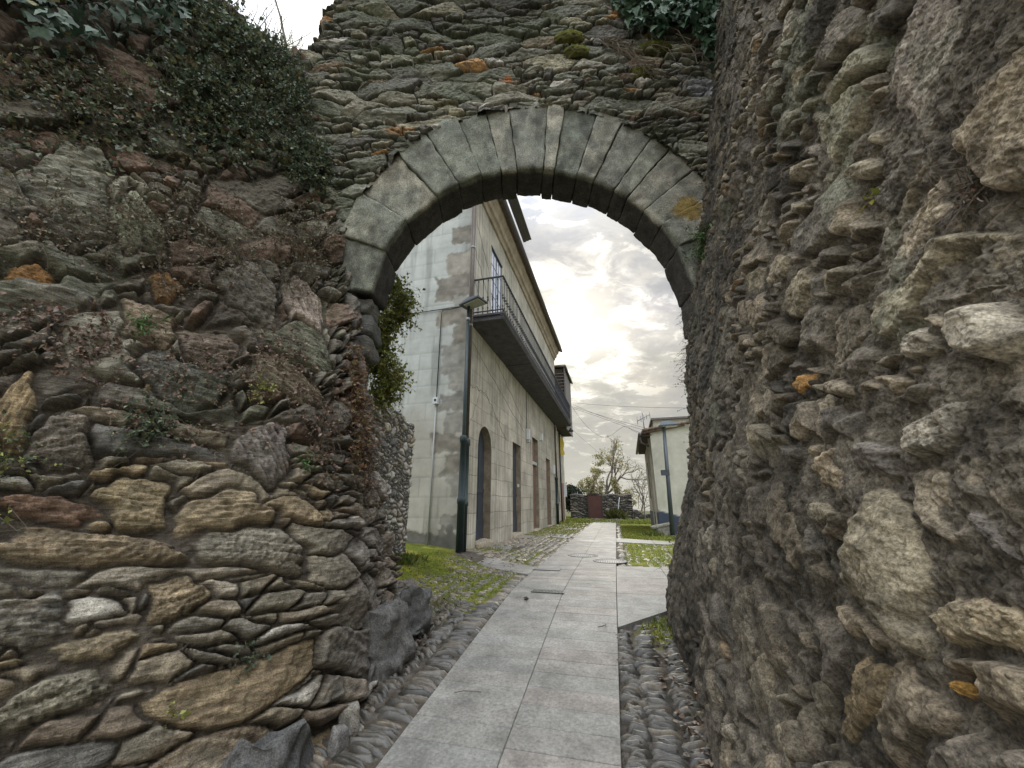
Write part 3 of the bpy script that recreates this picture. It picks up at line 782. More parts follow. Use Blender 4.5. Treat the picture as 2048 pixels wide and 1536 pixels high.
# --- gateway: rubble face, arch ring, core
GX, GZ, GR = .264, 3.81, 1.92         # intrados centre and radius
OX, OZ, OR = .353, 4.40, 2.52         # extrados
GY = 4.0
def gateway():
    root = thing('stone_gateway', 'round stone arch gateway with granite voussoirs under a schist rubble wall', 'gateway', (GX, GY, gw(GX, GY)))
    root_loc = np.array(root.location)
    x = np.arange(-3.7, 3.72, .0082); z = np.arange(3.0, 9.75, .0082)
    X, Z = np.meshgrid(x, z)
    h1, pr, r, st, small = rubble(X, Z, 610, .56, .17, sub=.55, drop=.2, joint=.005, shoulder=.018, depth=.11, tilt=.5, warp=.4, stria=.006, tiltdir=.02)
    rough = .012 * fbm(X * 28, Z * 40, 4, 620)
    bul = .07 * fbm(X * .8, Z * .8, 3, 630)
    hh = h1 + rough + bul
    Y = GY + .02 - hh
    base = palette(r[3], [(4, (.115, .115, .10)), (3, (.095, .10, .085)), (2.5, (.14, .135, .115)), (2.5, (.08, .078, .074)), (1.2, (.19, .18, .14)), (.9, (.15, .115, .09)), (.35, (.27, .16, .08)), (.4, (.30, .29, .28))])
    pm = sstep(.2, .85, pr)[..., None]
    mort = np.array((.024, .022, .019))
    c = mort * (1 - pm) + base * pm
    c = 1.62 * np.array((1.03, 1., .93)) * c * (1 + .4 * st + .4 * fbm(X * 12, Z * 16, 4, 640))[..., None]
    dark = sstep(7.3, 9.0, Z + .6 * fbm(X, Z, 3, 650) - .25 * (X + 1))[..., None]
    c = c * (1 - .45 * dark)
    gr = (sstep(.05, .45, fbm(X * 1.4, Z * 1.8, 4, 660)))[..., None] * .45
    c = c * (1 - gr) + np.array((.10, .118, .075)) * gr
    def blob(cx, cz, rx, rz, col, k=.9):
        nonlocal c
        d = ((X - cx) / rx) ** 2 + ((Z - cz) / rz) ** 2 + .55 * fbm(X * 9, Z * 9, 3, 670)
        m = (sstep(1.1, .8, d))[..., None] * k
        c = c * (1 - m) + np.array(col) * (1 + .3 * fbm(X * 30, Z * 30, 3, 671))[..., None] * m
    blob(-1.53, 6.36, .22, .12, (.26, .15, .065)); blob(-.06, 7.39, .07, .1, (.36, .16, .07)); blob(2.65, 7.2, .24, .17, (.33, .34, .36))
    blob(1.62, 7.62, .09, .09, (.5, .49, .46)); blob(-1.0, 6.9, .22, .1, (.17, .16, .10)); blob(1.6, 7.35, .25, .05, (.24, .19, .16)); blob(-.45, 7.3, .25, .12, (.17, .17, .12))
    rr = np.hypot(X - OX, Z - OZ); ri = np.hypot(X - GX, Z - GZ)
    hole = (rr < OR - .12) | ((Z < 4.4) & (X > OX - OR + .15) & (X < OX + OR - .15))
    edge = -3.62 + .25 * fbm(Z * 2.4, Z * 0, 3, 680) + np.where(Z > 7.2, .47 + (Z - 8.08) * .36, 0) + .10 * np.round(fbm(Z * 3.3, Z * 0 + 7, 2, 681) * 2)
    keep = ~hole[:-1, :-1] & (X > edge)[:-1, :-1] & (Z < 9.55 + .1 * fbm(X * 3, Z * 0, 2, 682))[:-1, :-1]
    P = np.stack([X, Y, Z], -1) - root_loc
    # wrap the left end back so the wall shows its thickness
    wrap = np.clip(edge + .14 - X, 0, .14) / .14
    P[..., 1] += .45 * wrap ** 1.5
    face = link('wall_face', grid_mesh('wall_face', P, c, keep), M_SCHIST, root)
    # core behind the face, with the vault cut out
    mb = MB()
    zs = np.linspace(3.2, 9.5, 150)
    for z0, z1 in zip(zs[:-1], zs[1:]):
        zm = max(z0, 0)
        spans = []
        dz = z0 - GZ if z0 > GZ else 0.
        half = math.sqrt(max((GR + .035) ** 2 - max(dz, 0) ** 2, 0)) if z0 < GZ + GR + .035 else 0
        L0 = -2.95 + (max(z0 - 8.08, 0) * .35 if z0 > 7.2 else 0)
        if half > 0: spans = [(L0, GX - half - (.45 if z0 < GZ + .15 else 0)), (GX + half + (.2 if z0 < GZ else 0), 3.4)]
        else: spans = [(L0, 3.4)]
        for a, b in spans:
            if b - a > .02: mb.box(a - root_loc[0], b - root_loc[0], GY + .07 - root_loc[1], GY + .43 - root_loc[1], z0 - root_loc[2] + .0005, z1 - root_loc[2] - .0005, (.07, .065, .055))
    link('wall_core', mb.mesh('wall_core'), M_SCHIST, root)
    ring = link('arch_ring', None, None, root)
    angs = [176.5, 159.5, 144.9, 129.3, 119.5, 110, 102, 95.8, 85.6, 81.2, 72.5, 65.5, 56.8, 51.0, 42.5, 33.5, 22.7, 5, -9]
    rnd = random.Random(3)
    for i in range(len(angs) - 1):
        a1, a0 = math.radians(angs[i] - .06), math.radians(angs[i + 1] + .06)
        def outer(a):
            # ray from the intrados centre to the extrados circle
            dx, dz = math.cos(a), math.sin(a); ox, oz = GX - OX, GZ - OZ
            b = dx * ox + dz * oz; cc = ox * ox + oz * oz - OR * OR
            return -b + math.sqrt(max(b * b - cc, 0))
        jo = rnd.uniform(-.06, .05); front = rnd.uniform(-.045, .01)
        ji = rnd.uniform(-.018, .012)
        pts = []
        back = .44 + rnd.uniform(-.02, .03)
        if i == 0: jo -= .06
        for yy in (GY - .03 + front, GY + back):
            for (aa, ro) in ((a0, 0), (a1, 0), (a1, 1), (a0, 1)):
                R_ = (outer(aa) + jo) if ro else (GR + ji)
                pts.append((GX + R_ * math.cos(aa) - root_loc[0], yy - root_loc[1], GZ + R_ * math.sin(aa) - root_loc[2]))
        # corners: bottom quad = front
        vs, fs = rblock(pts, .010, 18, .014, i + 1, 8.)
        tone = rnd.choice([(.27, .265, .23), (.235, .24, .205), (.21, .215, .19), (.29, .28, .24), (.18, .192, .165)])
        mb = MB(); mb.add(vs, fs, tone, True)
        me = mb.mesh('voussoir')
        co = np.array([tuple(v.co) for v in me.vertices]) + root_loc
        cx, cy, cz = co.T
        c = np.tile(np.array(tone), (len(co), 1))
        c *= (.86 + .45 * fbm(cx * 6, cz * 6 + cy * 4, 4, 700 + i))[:, None] * np.array((1.03, 1., .93))
        g = (sstep(.0, .45, fbm(cx * 2.1, cz * 2.1, 3, 720)) * .5)[:, None]
        c = c * (1 - g) + np.array((.145, .16, .135)) * g
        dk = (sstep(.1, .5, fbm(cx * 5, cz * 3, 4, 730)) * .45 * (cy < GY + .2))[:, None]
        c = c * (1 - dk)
        soffit_shade = (sstep(GY - .005, GY + .035, cy))[:, None]  # soffit shade painted into the colour of everything behind the front face
        c = c * (1 - soffit_shade * .9) + np.array((.034, .029, .027)) * soffit_shade * .9
        # lichen patch on the lower right stones
        d = ((cx - 2.22) / .17) ** 2 + ((cz - 5.1) / .21) ** 2 + .6 * fbm(cx * 7, cz * 7, 4, 740) + .3 * fbm(cx * 30, cz * 30, 2, 742)
        m = (sstep(1.05, .9, d) * (cy < GY + .05))[:, None] * .95
        c = c * (1 - m) + np.array((.21, .145, .04)) * (1 + .5 * fbm(cx * 25, cz * 25, 3, 741))[:, None] * m
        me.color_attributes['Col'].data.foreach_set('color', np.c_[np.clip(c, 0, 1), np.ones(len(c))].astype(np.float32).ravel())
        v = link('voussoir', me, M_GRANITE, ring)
        if angs[i] == 33.5: v['label'] = 'voussoir with an ochre lichen patch'
    # rough stones of the left pier under the springer
    z = GZ + .10; k = 0
    while z > .3:
        hh = rnd.uniform(.16, .36); xr = -1.64 - .02 * k + rnd.uniform(-.05, .05) + .42 * max(0, (2.6 - z) / 2.6) ** 1.5
        y0 = GY + rnd.uniform(-.02, .06); y1 = GY + .46 + rnd.uniform(-.03, .05)
        c8 = []
        for zz in (z - hh, z):
            for (a, b) in ((xr - .62, y0), (xr + rnd.uniform(-.04, .03), y0 + rnd.uniform(-.03, .05)), (xr + rnd.uniform(-.04, .03), y1), (xr - .62, y1)):
                c8.append((a - root_loc[0], b - root_loc[1], zz + rnd.uniform(-.02, .02) - root_loc[2]))
        vs, fs = rblock(c8, .045, 12, .03, 60 + k, 5.)
        mb = MB(); mb.add(vs, fs, rnd.choice([(.12, .115, .10), (.10, .092, .08), (.14, .12, .10), (.09, .088, .08)]), True)
        link('pier_stone', mb.mesh('pier_stone'), M_SCHIST, root)
        z -= hh + .004; k += 1
    return root
gateway()

# ------------------------------------------------------------------ vegetation helpers
T_DIA = (np.array([(0, 0, 0), (.45, .36, .10), (1, 0, -.06), (.45, -.36, .10)]), [(0, 1, 2), (0, 2, 3)])
T_IVY = (np.array([(.30, 0, 0), (0, 0, .02), (-.08, .34, .05), (.20, .52, .0), (.42, .28, .04), (1, 0, -.10), (.42, -.28, .04), (.20, -.52, .0), (-.08, -.34, .05)]),
         [(0, 1, 2), (0, 2, 3), (0, 3, 4), (0, 4, 5), (0, 5, 6), (0, 6, 7), (0, 7, 8), (0, 8, 1)])
T_LONG = (np.array([(0, 0, 0), (.4, .13, .03), (1, 0, -.2), (.4, -.13, .03)]), [(0, 1, 2), (0, 2, 3)])

def unit(a): return a / (np.linalg.norm(a, axis=-1, keepdims=True) + 1e-12)

def leaf_mesh(name, pos, nrm, dirs, size, cols, tpl=T_DIA):
    T, F = tpl
    n = len(pos); k = len(T)
    d = unit(dirs); w = unit(np.cross(nrm, d)); nn = np.cross(d, w)
    V = pos[:, None] + size[:, None, None] * (T[None, :, 0, None] * d[:, None] + T[None, :, 1, None] * w[:, None] + T[None, :, 2, None] * nn[:, None])
    F = np.array(F)
    fi = (F[None] + (np.arange(n) * k)[:, None, None]).reshape(-1, 3)
    me = bpy.data.meshes.new(name)
    me.vertices.add(n * k); me.vertices.foreach_set('co', V.astype(np.float32).ravel())
    m = len(fi); me.loops.add(m * 3); me.loops.foreach_set('vertex_index', fi.astype(np.int32).ravel())
    me.polygons.add(m); me.polygons.foreach_set('loop_start', np.arange(0, m * 3, 3, dtype=np.int32)); me.polygons.foreach_set('loop_total', np.full(m, 3, dtype=np.int32))
    put_col(me, np.repeat(cols, k, 0)); me.update(calc_edges=True)
    return me

def pick(rng, n, cols, var=.3):
    c = np.array([q[1] for q in cols]); w = np.array([q[0] for q in cols], float); w /= w.sum()
    return c[rng.choice(len(cols), n, p=w)] * rng.uniform(1 - var, 1 + var, (n, 1))

def sprigs(rng, origin, nrm, n_leaf, length, leaf, cols, out=.6, down=.5, spread=.6, tw=.0016, twcol=(.12, .09, .07)):
    """twigs springing from points on a surface with leaves set along them"""
    n = len(origin)
    d0 = unit(nrm * out + rng.normal(0, spread, (n, 3)) + np.array((0, 0, -down)) * rng.uniform(0, 1.2, (n, 1)))
    L = length * rng.uniform(.5, 1.3, n)
    mb = MB(); P = []; Dn = []; Nn = []
    bend = rng.normal(0, .25, (n, 3)) + np.array((0, 0, -.25))
    ctr = origin.mean(0) - nrm.mean(0) * .03
    for i in range(n if n < 90 else 0): mb.tube([ctr, origin[i]], tw * .6, 3, twcol, cap=False)
    for i in range(n):
        o = origin[i]; pts = []
        for t in (0, .35, .7, 1.): pts.append(o + d0[i] * L[i] * t + bend[i] * L[i] * t * t)
        mb.tube(pts, tw, 3, twcol, r1=tw * .5, cap=False)
        k = max(2, int(n_leaf * rng.uniform(.6, 1.4)))
        t = rng.uniform(.12, 1.0, k)
        p = o + d0[i] * (L[i] * t)[:, None] + bend[i] * (L[i] * t * t)[:, None]
        P.append(p); Dn.append(unit(d0[i] + rng.normal(0, .9, (k, 3)))); Nn.append(unit(nrm[i] * .6 + np.array((0, 0, .7)) + rng.normal(0, .5, (k, 3))))
    P = np.concatenate(P); Dn = np.concatenate(Dn); Nn = np.concatenate(Nn)
    sz = leaf * rng.uniform(.45, 1.0, len(P)) * np.where(rng.random(len(P)) < .18, 1.8, 1.1)
    return mb, P, Nn, Dn, sz, pick(rng, len(P), cols, .35)

def lw_at(s, h, lift=0.):
    i = np.clip(np.searchsorted(LH, h), 1, len(LH) - 2); j = np.clip(np.searchsorted(LS, s), 1, len(LS) - 2)
    return LW[i, j] + LWN[i, j] * lift, LWN[i, j]

DKGREEN = [(4, (.06, .088, .052)), (3, (.09, .12, .075)), (2.4, (.15, .175, .115)), (1, (.14, .14, .055)), (.6, (.2, .165, .07))]
DULL = [(3, (.12, .11, .07)), (3, (.09, .10, .06)), (2, (.15, .115, .075)), (1.5, (.2, .15, .085)), (1, (.17, .09, .07))]
RUST = [(3, (.19, .115, .085)), (3, (.14, .085, .068)), (2, (.24, .17, .11)), (1.5, (.23, .17, .14)), (3, (.11, .10, .06))]
ORANGE = [(3, (.22, .12, .06)), (2, (.20, .15, .07)), (2, (.15, .085, .06)), (1, (.18, .16, .08))]
YGREEN = [(3, (.20, .215, .05)), (2, (.28, .28, .07)), (2, (.13, .165, .04)), (1, (.33, .28, .08))]
FRESH = [(3, (.07, .14, .035)), (2, (.10, .19, .05)), (1, (.05, .10, .03))]

def wall_plant(label, cat, name, s, h, rs, rh, n, seed, cols, leaf=.03, n_leaf=9, length=.16, out=.6, down=.5, mat=None, tpl=T_DIA, group=None, core=True):
    rng = np.random.default_rng(seed)
    if cat == 'creeper' and 'red' in name: n = int(n * .55); n_leaf += 4; leaf = leaf * 1.25
    elif leaf < .035 and cat in ('shrub', 'creeper') and name != 'low_shrub': n = int(n * 1.6); leaf = leaf * 1.25
    a = rng.normal(0, .5, n); b = rng.normal(0, .5, n)
    k = a * a + b * b < 1.2
    ss = s + rs * a[k]; hh = np.clip(h + rh * b[k], .02, 7.85)
    p, nn = lw_at(ss, hh, .005)
    base, _ = lw_at(np.array([s]), np.array([max(h - rh, .05)]))
    root = thing(name, label, cat, tuple(base[0]), 0, group)
    mb, P, Nn, Dn, sz, c = sprigs(rng, p - base[0], nn, n_leaf, length, leaf, cols, out, down)
    link('stem', mb.mesh('stem'), M_TWIG, root)
    link('foliage', leaf_mesh('foliage', P, Nn, Dn, sz, c, tpl), mat or M_LEAF, root)
    return root

SH = 'small-leaved shrubs growing out of the left wall'
wall_plant('dense dark shrub at the top of the left wall beside the patch of sky', 'shrub', 'wall_shrub', 1.3, 6.75, .75, .7, 560, 21, DKGREEN, .045, 12, .26, .8, .3)
wall_plant('dark small-leaved shrub filling the corner where the left wall meets the gateway top', 'shrub', 'wall_shrub', .72, 6.4, .42, .9, 520, 22, DKGREEN, .036, 12, .22, .8, .3)
wall_plant('rounded dark shrub hanging against the gateway left of the arch stones', 'shrub', 'wall_shrub', .42, 5.35, .34, .55, 340, 23, DKGREEN, .032, 12, .2, .8, .3)
wall_plant('dark shrub below the ivy in the middle of the left wall top', 'shrub', 'wall_shrub', 1.35, 5.5, .6, .8, 560, 24, DKGREEN, .032, 11, .2, .7, .5)
wall_plant('dark straggly shrub directly under the big ivy leaves', 'shrub', 'wall_shrub', 2.2, 4.6, .6, .6, 420, 25, DKGREEN + DULL, .03, 10, .18, .7, .5)
wall_plant('shrub spilling over the frame edge above the large pale stone', 'shrub', 'wall_shrub', 2.75, 3.6, .4, .5, 240, 26, DKGREEN + DULL, .028, 10, .16, .7, .5)
wall_plant('tangle of dry stalks and tiny leaves above the centre of the left wall', 'creeper', 'dry_creeper', 1.3, 3.5, .62, .62, 420, 31, DULL, .018, 9, .22, .5, .1)
wall_plant('grey-brown tangle of stalks beside the arch springing', 'creeper', 'dry_creeper', .5, 3.9, .35, .7, 340, 32, DULL, .018, 9, .2, .5, .2)
wall_plant('dry stalks hanging between the two big pale stones', 'creeper', 'dry_creeper', 1.95, 3.2, .45, .5, 240, 33, DULL, .018, 8, .2, .5, .2)
wall_plant('reddish creeper mat with pink leaves near the left picture edge', 'creeper', 'red_creeper', 1.75, 2.25, .5, .28, 260, 34, RUST, .022, 9, .16, .5, .3)
wall_plant('reddish creeper trailing over stones in the middle of the left wall', 'creeper', 'red_creeper', 1.1, 2.15, .42, .32, 230, 35, RUST + DULL, .02, 9, .17, .5, .3)
wall_plant('reddish creeper patch close to the passage corner', 'creeper', 'red_creeper', .5, 2.35, .32, .38, 220, 36, RUST, .02, 9, .16, .5, .3)
wall_plant('pinkish withered creeper draped over the corner boulders', 'creeper', 'red_creeper', .1, 1.85, .24, .42, 240, 37, RUST, .02, 9, .15, .5, .4)
wall_plant('reddish creeper just above the coursed slabs', 'creeper', 'red_creeper', .9, 1.72, .5, .12, 130, 38, RUST, .018, 8, .12, .5, .3)
wall_plant('column of orange-brown leaves hanging in the passage jamb', 'creeper', 'orange_creeper', -.42, 2.2, .15, .75, 260, 39, ORANGE, .026, 9, .14, .6, .7)
wall_plant('withered brown creeper low on the passage jamb', 'creeper', 'orange_creeper', -.85, 1.8, .3, .6, 200, 40, RUST + ORANGE, .02, 8, .14, .5, .6)
wall_plant('bright green leafy tuft near the centre of the left wall', 'plant', 'green_tuft', 1.4, 2.45, .06, .1, 20, 41, FRESH, .045, 9, .12, .7, .1, tpl=T_LONG)
wall_plant('dark blue-green low shrub in the middle of the left wall', 'shrub', 'low_shrub', 1.15, 1.7, .15, .15, 120, 42, DKGREEN, .022, 12, .12, .7, .1)
wall_plant('yellow-green shrub cut by the left picture edge', 'shrub', 'low_shrub', 1.72, 1.38, .2, .26, 170, 43, YGREEN + DKGREEN, .02, 11, .14, .7, .2)
wall_plant('yellowish small shrub beside the reddish creeper', 'shrub', 'low_shrub', .6, 2.08, .1, .1, 50, 44, YGREEN, .02, 9, .12, .7, .1)
wall_plant('tiny green fern in a joint of the passage corner', 'fern', 'wall_fern', .22, 1.55, .06, .08, 20, 45, FRESH, .03, 9, .08, .6, .2, tpl=T_LONG)
wall_plant('dark leafy sprig low on the left wall', 'plant', 'leafy_sprig', .42, .45, .08, .09, 30, 46, DKGREEN, .019, 9, .08, .6, .1)
wall_plant('small plant with pale yellow-green leaves at the foot of the left wall', 'plant', 'leafy_sprig', .72, .28, .03, .04, 9, 47, YGREEN, .022, 5, .05, .6, -.2)

def ivy_left():
    rng = np.random.default_rng(60); n = 2600
    s = rng.uniform(1.75, 3.5, n); h = rng.uniform(4.5, 7.9, n)
    k = h > 4.95 + .75 * (2.9 - s) * (s < 2.9) + .3 * np.sin(s * 7); s, h = s[k], h[k]
    p, nn = lw_at(s, h, .0)
    lift = rng.uniform(.02, .28, len(s))[:, None]
    root = thing('ivy', 'dark ivy with large pointed leaves covering the top left wall', 'ivy', tuple(p[0]))
    o = p[0]
    pos = p + nn * lift - o
    d = np.array((0, 0, -1.)) + rng.normal(0, .65, (len(s), 3)) + nn * .1
    nr = unit(nn + rng.normal(0, .55, (len(s), 3)) + np.array((0, 0, .45)))
    c = pick(rng, len(s), [(4, (.036, .066, .042)), (3, (.055, .092, .06)), (2, (.085, .125, .085)), (.2, (.16, .15, .06))], .3)
    link('foliage', leaf_mesh('foliage', pos, nr, d, rng.uniform(.045, .115, len(s)), c, T_IVY), M_IVY, root)
    mb = MB()
    for _ in range(14):
        a = rng.uniform(1.9, 3.4); pts = []
        for t in np.linspace(0, 1, 7):
            q, nq = lw_at(np.array([a + .25 * math.sin(t * 5 + a * 9)]), np.array([7.6 - t * rng.uniform(1.2, 2.2)]), .06); pts.append(q[0] - o)
        mb.tube(pts, .006, 4, (.1, .08, .06))
    link('stem', mb.mesh('stem'), M_TWIG, root)
ivy_left()

def ivy_gate():
    rng = np.random.default_rng(61); n = 2100
    x = rng.uniform(1.5, 3.4, n); z = rng.uniform(7.35, 9.7, n)
    lo = np.interp(x, [1.5, 1.75, 2.2, 2.5, 2.75, 3.0, 3.4], [8.7, 8.2, 8.1, 8.35, 7.75, 7.35, 7.2]) + .12 * np.sin(x * 17)
    k = z > lo; x, z = x[k], z[k]; n = len(x)
    o = np.array((2.4, 3.85, 8.4))
    pos = np.c_[x, 3.86 - rng.uniform(0, .22, n), z] - o
    d = np.array((0, -.15, -1.)) + rng.normal(0, .5, (n, 3)); nr = unit(np.array((0, -1, .45)) + rng.normal(0, .35, (n, 3)))
    c = pick(rng, n, [(4, (.055, .10, .06)), (3, (.075, .13, .078)), (2, (.10, .155, .10))], .25)
    root = thing('ivy', 'green ivy hanging over the top of the gateway beside the right wall', 'ivy', tuple(o))
    link('foliage', leaf_mesh('foliage', pos, nr, d, rng.uniform(.08, .16, n), c, T_IVY), M_IVY, root)
    mb = MB()
    for k in range(14):
        a = rng.uniform(1.4, 2.9); b = rng.uniform(7.7, 8.5); pts = []
        for t in np.linspace(0, 1, 6): pts.append(np.array((a + t * rng.uniform(.2, .5), 3.86 - .05 * math.sin(t * 4), b - t * rng.uniform(.3, .7))) - o)
        mb.tube(pts, .008, 4, (.13, .11, .09), r1=.003)
    link('stem', mb.mesh('stem'), M_TWIG, root)
ivy_gate()

def moss_cushion(label, x, z, rx, rz, seed):
    n = 26; a, b = np.meshgrid(np.linspace(-1, 1, n), np.linspace(-1, 1, n))
    r2 = a * a + b * b + .35 * fbm(a * 2 + seed, b * 2, 3, seed)
    y = -.10 * np.sqrt(np.clip(1.15 - r2, 0, None)) - .02 * fbm(a * 6 + seed, b * 6, 3, seed + 3)
    P = np.stack([a * rx, y + .04, b * rz], -1)
    c = np.array((.06, .058, .016)) * (1 + .6 * fbm(a * 5, b * 5 + seed, 3, seed + 5))[..., None] + np.array((.03, .035, 0)) * (b > 0)[..., None]
    o = link('moss_cushion', grid_mesh('moss_cushion', P, c, (r2 < 1.12)[:-1, :-1]), M_GROUND, None, (x, 3.92, z))
    tag(o, label, 'moss')
moss_cushion('olive moss cushion above the right half of the arch', 1.86, 7.4, .17, .17, 801)
moss_cushion('larger moss cushion left of the hanging ivy', .86, 8.15, .24, .13, 811)
moss_cushion('yellowish moss cushion under the larger one', .95, 7.86, .2, .12, 821)
moss_cushion('dark moss cushion at the foot of the hanging ivy', 2.1, 7.95, .26, .14, 831)

def point_plant(name, label, cat, o, pts, nrm, seed, cols, leaf, n_leaf, length, out, down, mat=None, tpl=T_DIA, spread=.6, tw=.0018):
    rng = np.random.default_rng(seed)
    root = thing(name, label, cat, tuple(o))
    mb, P, Nn, Dn, sz, c = sprigs(rng, np.asarray(pts) - np.asarray(o), np.asarray(nrm), n_leaf, length, leaf, cols, out, down, spread, tw)
    link('stem', mb.mesh('stem'), M_TWIG, root)
    link('foliage', leaf_mesh('foliage', P, Nn, Dn, sz, c, tpl), mat or M_LEAF, root)

def bush_jamb():
    rng = np.random.default_rng(70); n = 1000
    t = rng.uniform(0, 1, n)
    cx = -1.72 + .12 * np.sin(t * 9) - .08 * t; w = np.interp(t, [0, .25, .5, .75, 1], [.13, .2, .17, .21, .12])
    p = np.c_[cx + rng.normal(0, .5, n) * w, 4.85 + rng.normal(0, .14, n), 4.62 - t * 1.75]
    nr = unit(np.c_[np.full(n, .75), np.full(n, -.25), rng.normal(0, .3, n)])
    point_plant('hanging_bush', 'yellow-green bush hanging behind the left arch springing against the pale house', 'bush', (-1.75, 4.9, 2.9), p, nr, 71, YGREEN + [(3, (.10, .12, .03))], .042, 13, .2, .5, .7, M_BACKLEAF)
bush_jamb()

def rw_pt(D, z):
    x = .20 + .325 * D + .12 * max(0, 1 - D) ** 2 + .05 + .2 * (z - .115 * D)
    return np.array((x, D, z))
def rw_near(D, z):
    p = rw_pt(D, z); d = ((RW[::6, ::4] - p) ** 2).sum(-1); i, j = np.unravel_index(d.argmin(), d.shape)
    return RW[i * 6, j * 4], RWN[i * 6, j * 4]
def right_plants():
    rng = np.random.default_rng(80)
    def group(name, label, cat, D, z, rd, rz, n, seed, cols, leaf, n_leaf, length, out, down, tpl=T_DIA, mat=None):
        pts = []; nr = []
        for _ in range(n):
            p, q = rw_near(D + rng.normal(0, .5) * rd, z + rng.normal(0, .5) * rz); pts.append(p); nr.append(q)
        point_plant(name, label, cat, pts[0], pts, nr, seed, cols, leaf, n_leaf, length, out, down, mat, tpl)
    group('dry_creeper', 'brown twiggy creeper at the junction of arch and right wall', 'creeper', 3.85, 4.6, .15, 1.1, 110, 81, DULL, .018, 8, .16, .4, .3)
    group('dry_creeper', 'dry brown creeper edging the right jamb below the arch', 'creeper', 4.3, 3.4, .25, .9, 130, 82, DULL + RUST, .014, 8, .15, .6, .2)
    group('wall_fern', 'bright green fern beside the ochre lichen on the arch', 'fern', 3.72, 4.42, .06, .12, 26, 83, FRESH, .055, 14, .2, .6, .5, T_LONG)
    group('dry_tuft', 'dry reddish tuft in a hollow high on the right wall', 'plant', .56, 2.12, .06, .06, 60, 84, DULL + RUST, .008, 5, .06, .5, .3)
    group('leafy_sprig', 'yellow-green withered leaf cluster on the right wall', 'plant', .84, 2.36, .02, .02, 5, 85, [(1, (.30, .27, .03)), (1, (.20, .22, .04))], .028, 3, .02, .5, .5)
    group('leafy_sprig', 'sprig of small leaves sticking out of the right wall end before the pale house', 'plant', 4.5, 1.05, .05, .3, 14, 86, DULL, .02, 5, .14, .7, -.1)
right_plants()

def roots_gate():
    rng = np.random.default_rng(90)
    for k in range(24):
        x = rng.uniform(-2.2, 2.2); z = rng.uniform(6.9, 8.2); pts = []; l = rng.uniform(.15, .45); mb = MB()
        for t in np.linspace(0, 1, 4): pts.append((.03 * rng.normal(), -.02 * t, -l * t))
        mb.tube(pts, .004, 3, (.2, .18, .14))
        tag(link('dry_stalk', mb.mesh('dry_stalk'), M_TWIG, None, (x, 3.84, z)), 'thin dry stalk hanging down the stones above the arch', 'stalk', 'dry stalks hanging above the arch')
    mb = MB()
    for k in range(14):
        pts = [(0, .06, .05)]
        for t in np.linspace(.05, 1, 7): pts.append((t * rng.uniform(.5, .9) + .05 * math.sin(t * 9 + k) + .12 * rng.normal() * (1 - t), -.03 * math.sin(t * 3), -.75 * t + .08 * math.sin(t * 7 + k)))
        mb.tube(pts, .007, 4, (.15, .13, .11), r1=.003)
    tag(link('dry_roots', mb.mesh('dry_roots'), M_TWIG, None, (1.35, 3.84, 8.0)), 'bare branching root straggling over the stones left of the hanging ivy', 'root')
roots_gate()

def skyline_plants():
    mb = MB(); mb.tube([(-3.45, 4.25, 7.75), (-3.62, 4.35, 8.5), (-3.95, 4.4, 9.5), (-4.3, 4.4, 10.4)], .022, 6, (.14, .13, .07), r1=.015)
    tag(link('bare_stick', mb.mesh('bare_stick'), M_BARK), 'bare leaning stick against the patch of sky at the top left', 'stick')
    rng = np.random.default_rng(95)
    root = thing('wall_fern', 'light green fern sprouting at the bottom of the sky gap', 'fern', (-3.3, 4.0, 7.75))
    P = []; D = []; Nn = []; sz = []; mb = MB()
    for k in range(11):
        a = rng.uniform(-1.2, 1.2); L = rng.uniform(.3, .62); pts = []
        for t in np.linspace(0, 1, 6): pts.append(np.array((math.sin(a) * L * t * .9, -.15 * t, L * t * (1 - .45 * t * abs(a)))))
        mb.tube(pts, .004, 3, (.16, .2, .06))
        dv = pts[-1] - pts[0]; dv /= np.linalg.norm(dv); side = np.cross(dv, (0, 1, 0))
        for t in np.linspace(.2, 1, 12):
            q = np.array((math.sin(a) * L * t * .9, -.15 * t, L * t * (1 - .45 * t * abs(a))))
            for sg in (-1, 1): P.append(q); D.append(side * sg + dv * .4); Nn.append((0, -1, .3)); sz.append(.11 * (1.15 - t))
    n = len(P)
    link('stem', mb.mesh('stem'), M_TWIG, root)
    link('foliage', leaf_mesh('foliage', np.array(P), np.array(Nn, float), np.array(D), np.array(sz), pick(rng, n, [(1, (.13, .19, .05)), (1, (.18, .22, .07))], .2), T_LONG), M_BACKLEAF, root)
    # thin bare twigs and grass blades on the skyline
    mb = MB()
    for k in range(40):
        s = rng.uniform(.5, 1.6); p, nn = lw_at(np.array([s]), np.array([7.3]), .05); p = p[0]
        d = np.array((rng.normal() * .4, -.2, 1.)) * rng.uniform(.25, .7); 
        mb.tube([p, p + d * .5 + rng.normal(0, .03, 3), p + d + rng.normal(0, .08, 3)], .006, 3, (.16, .15, .08), r1=.002)
    tag(link('skyline_twigs', mb.mesh('skyline_twigs'), M_TWIG), 'thin twigs standing up from the left wall top against the sky', 'twigs')
skyline_plants()

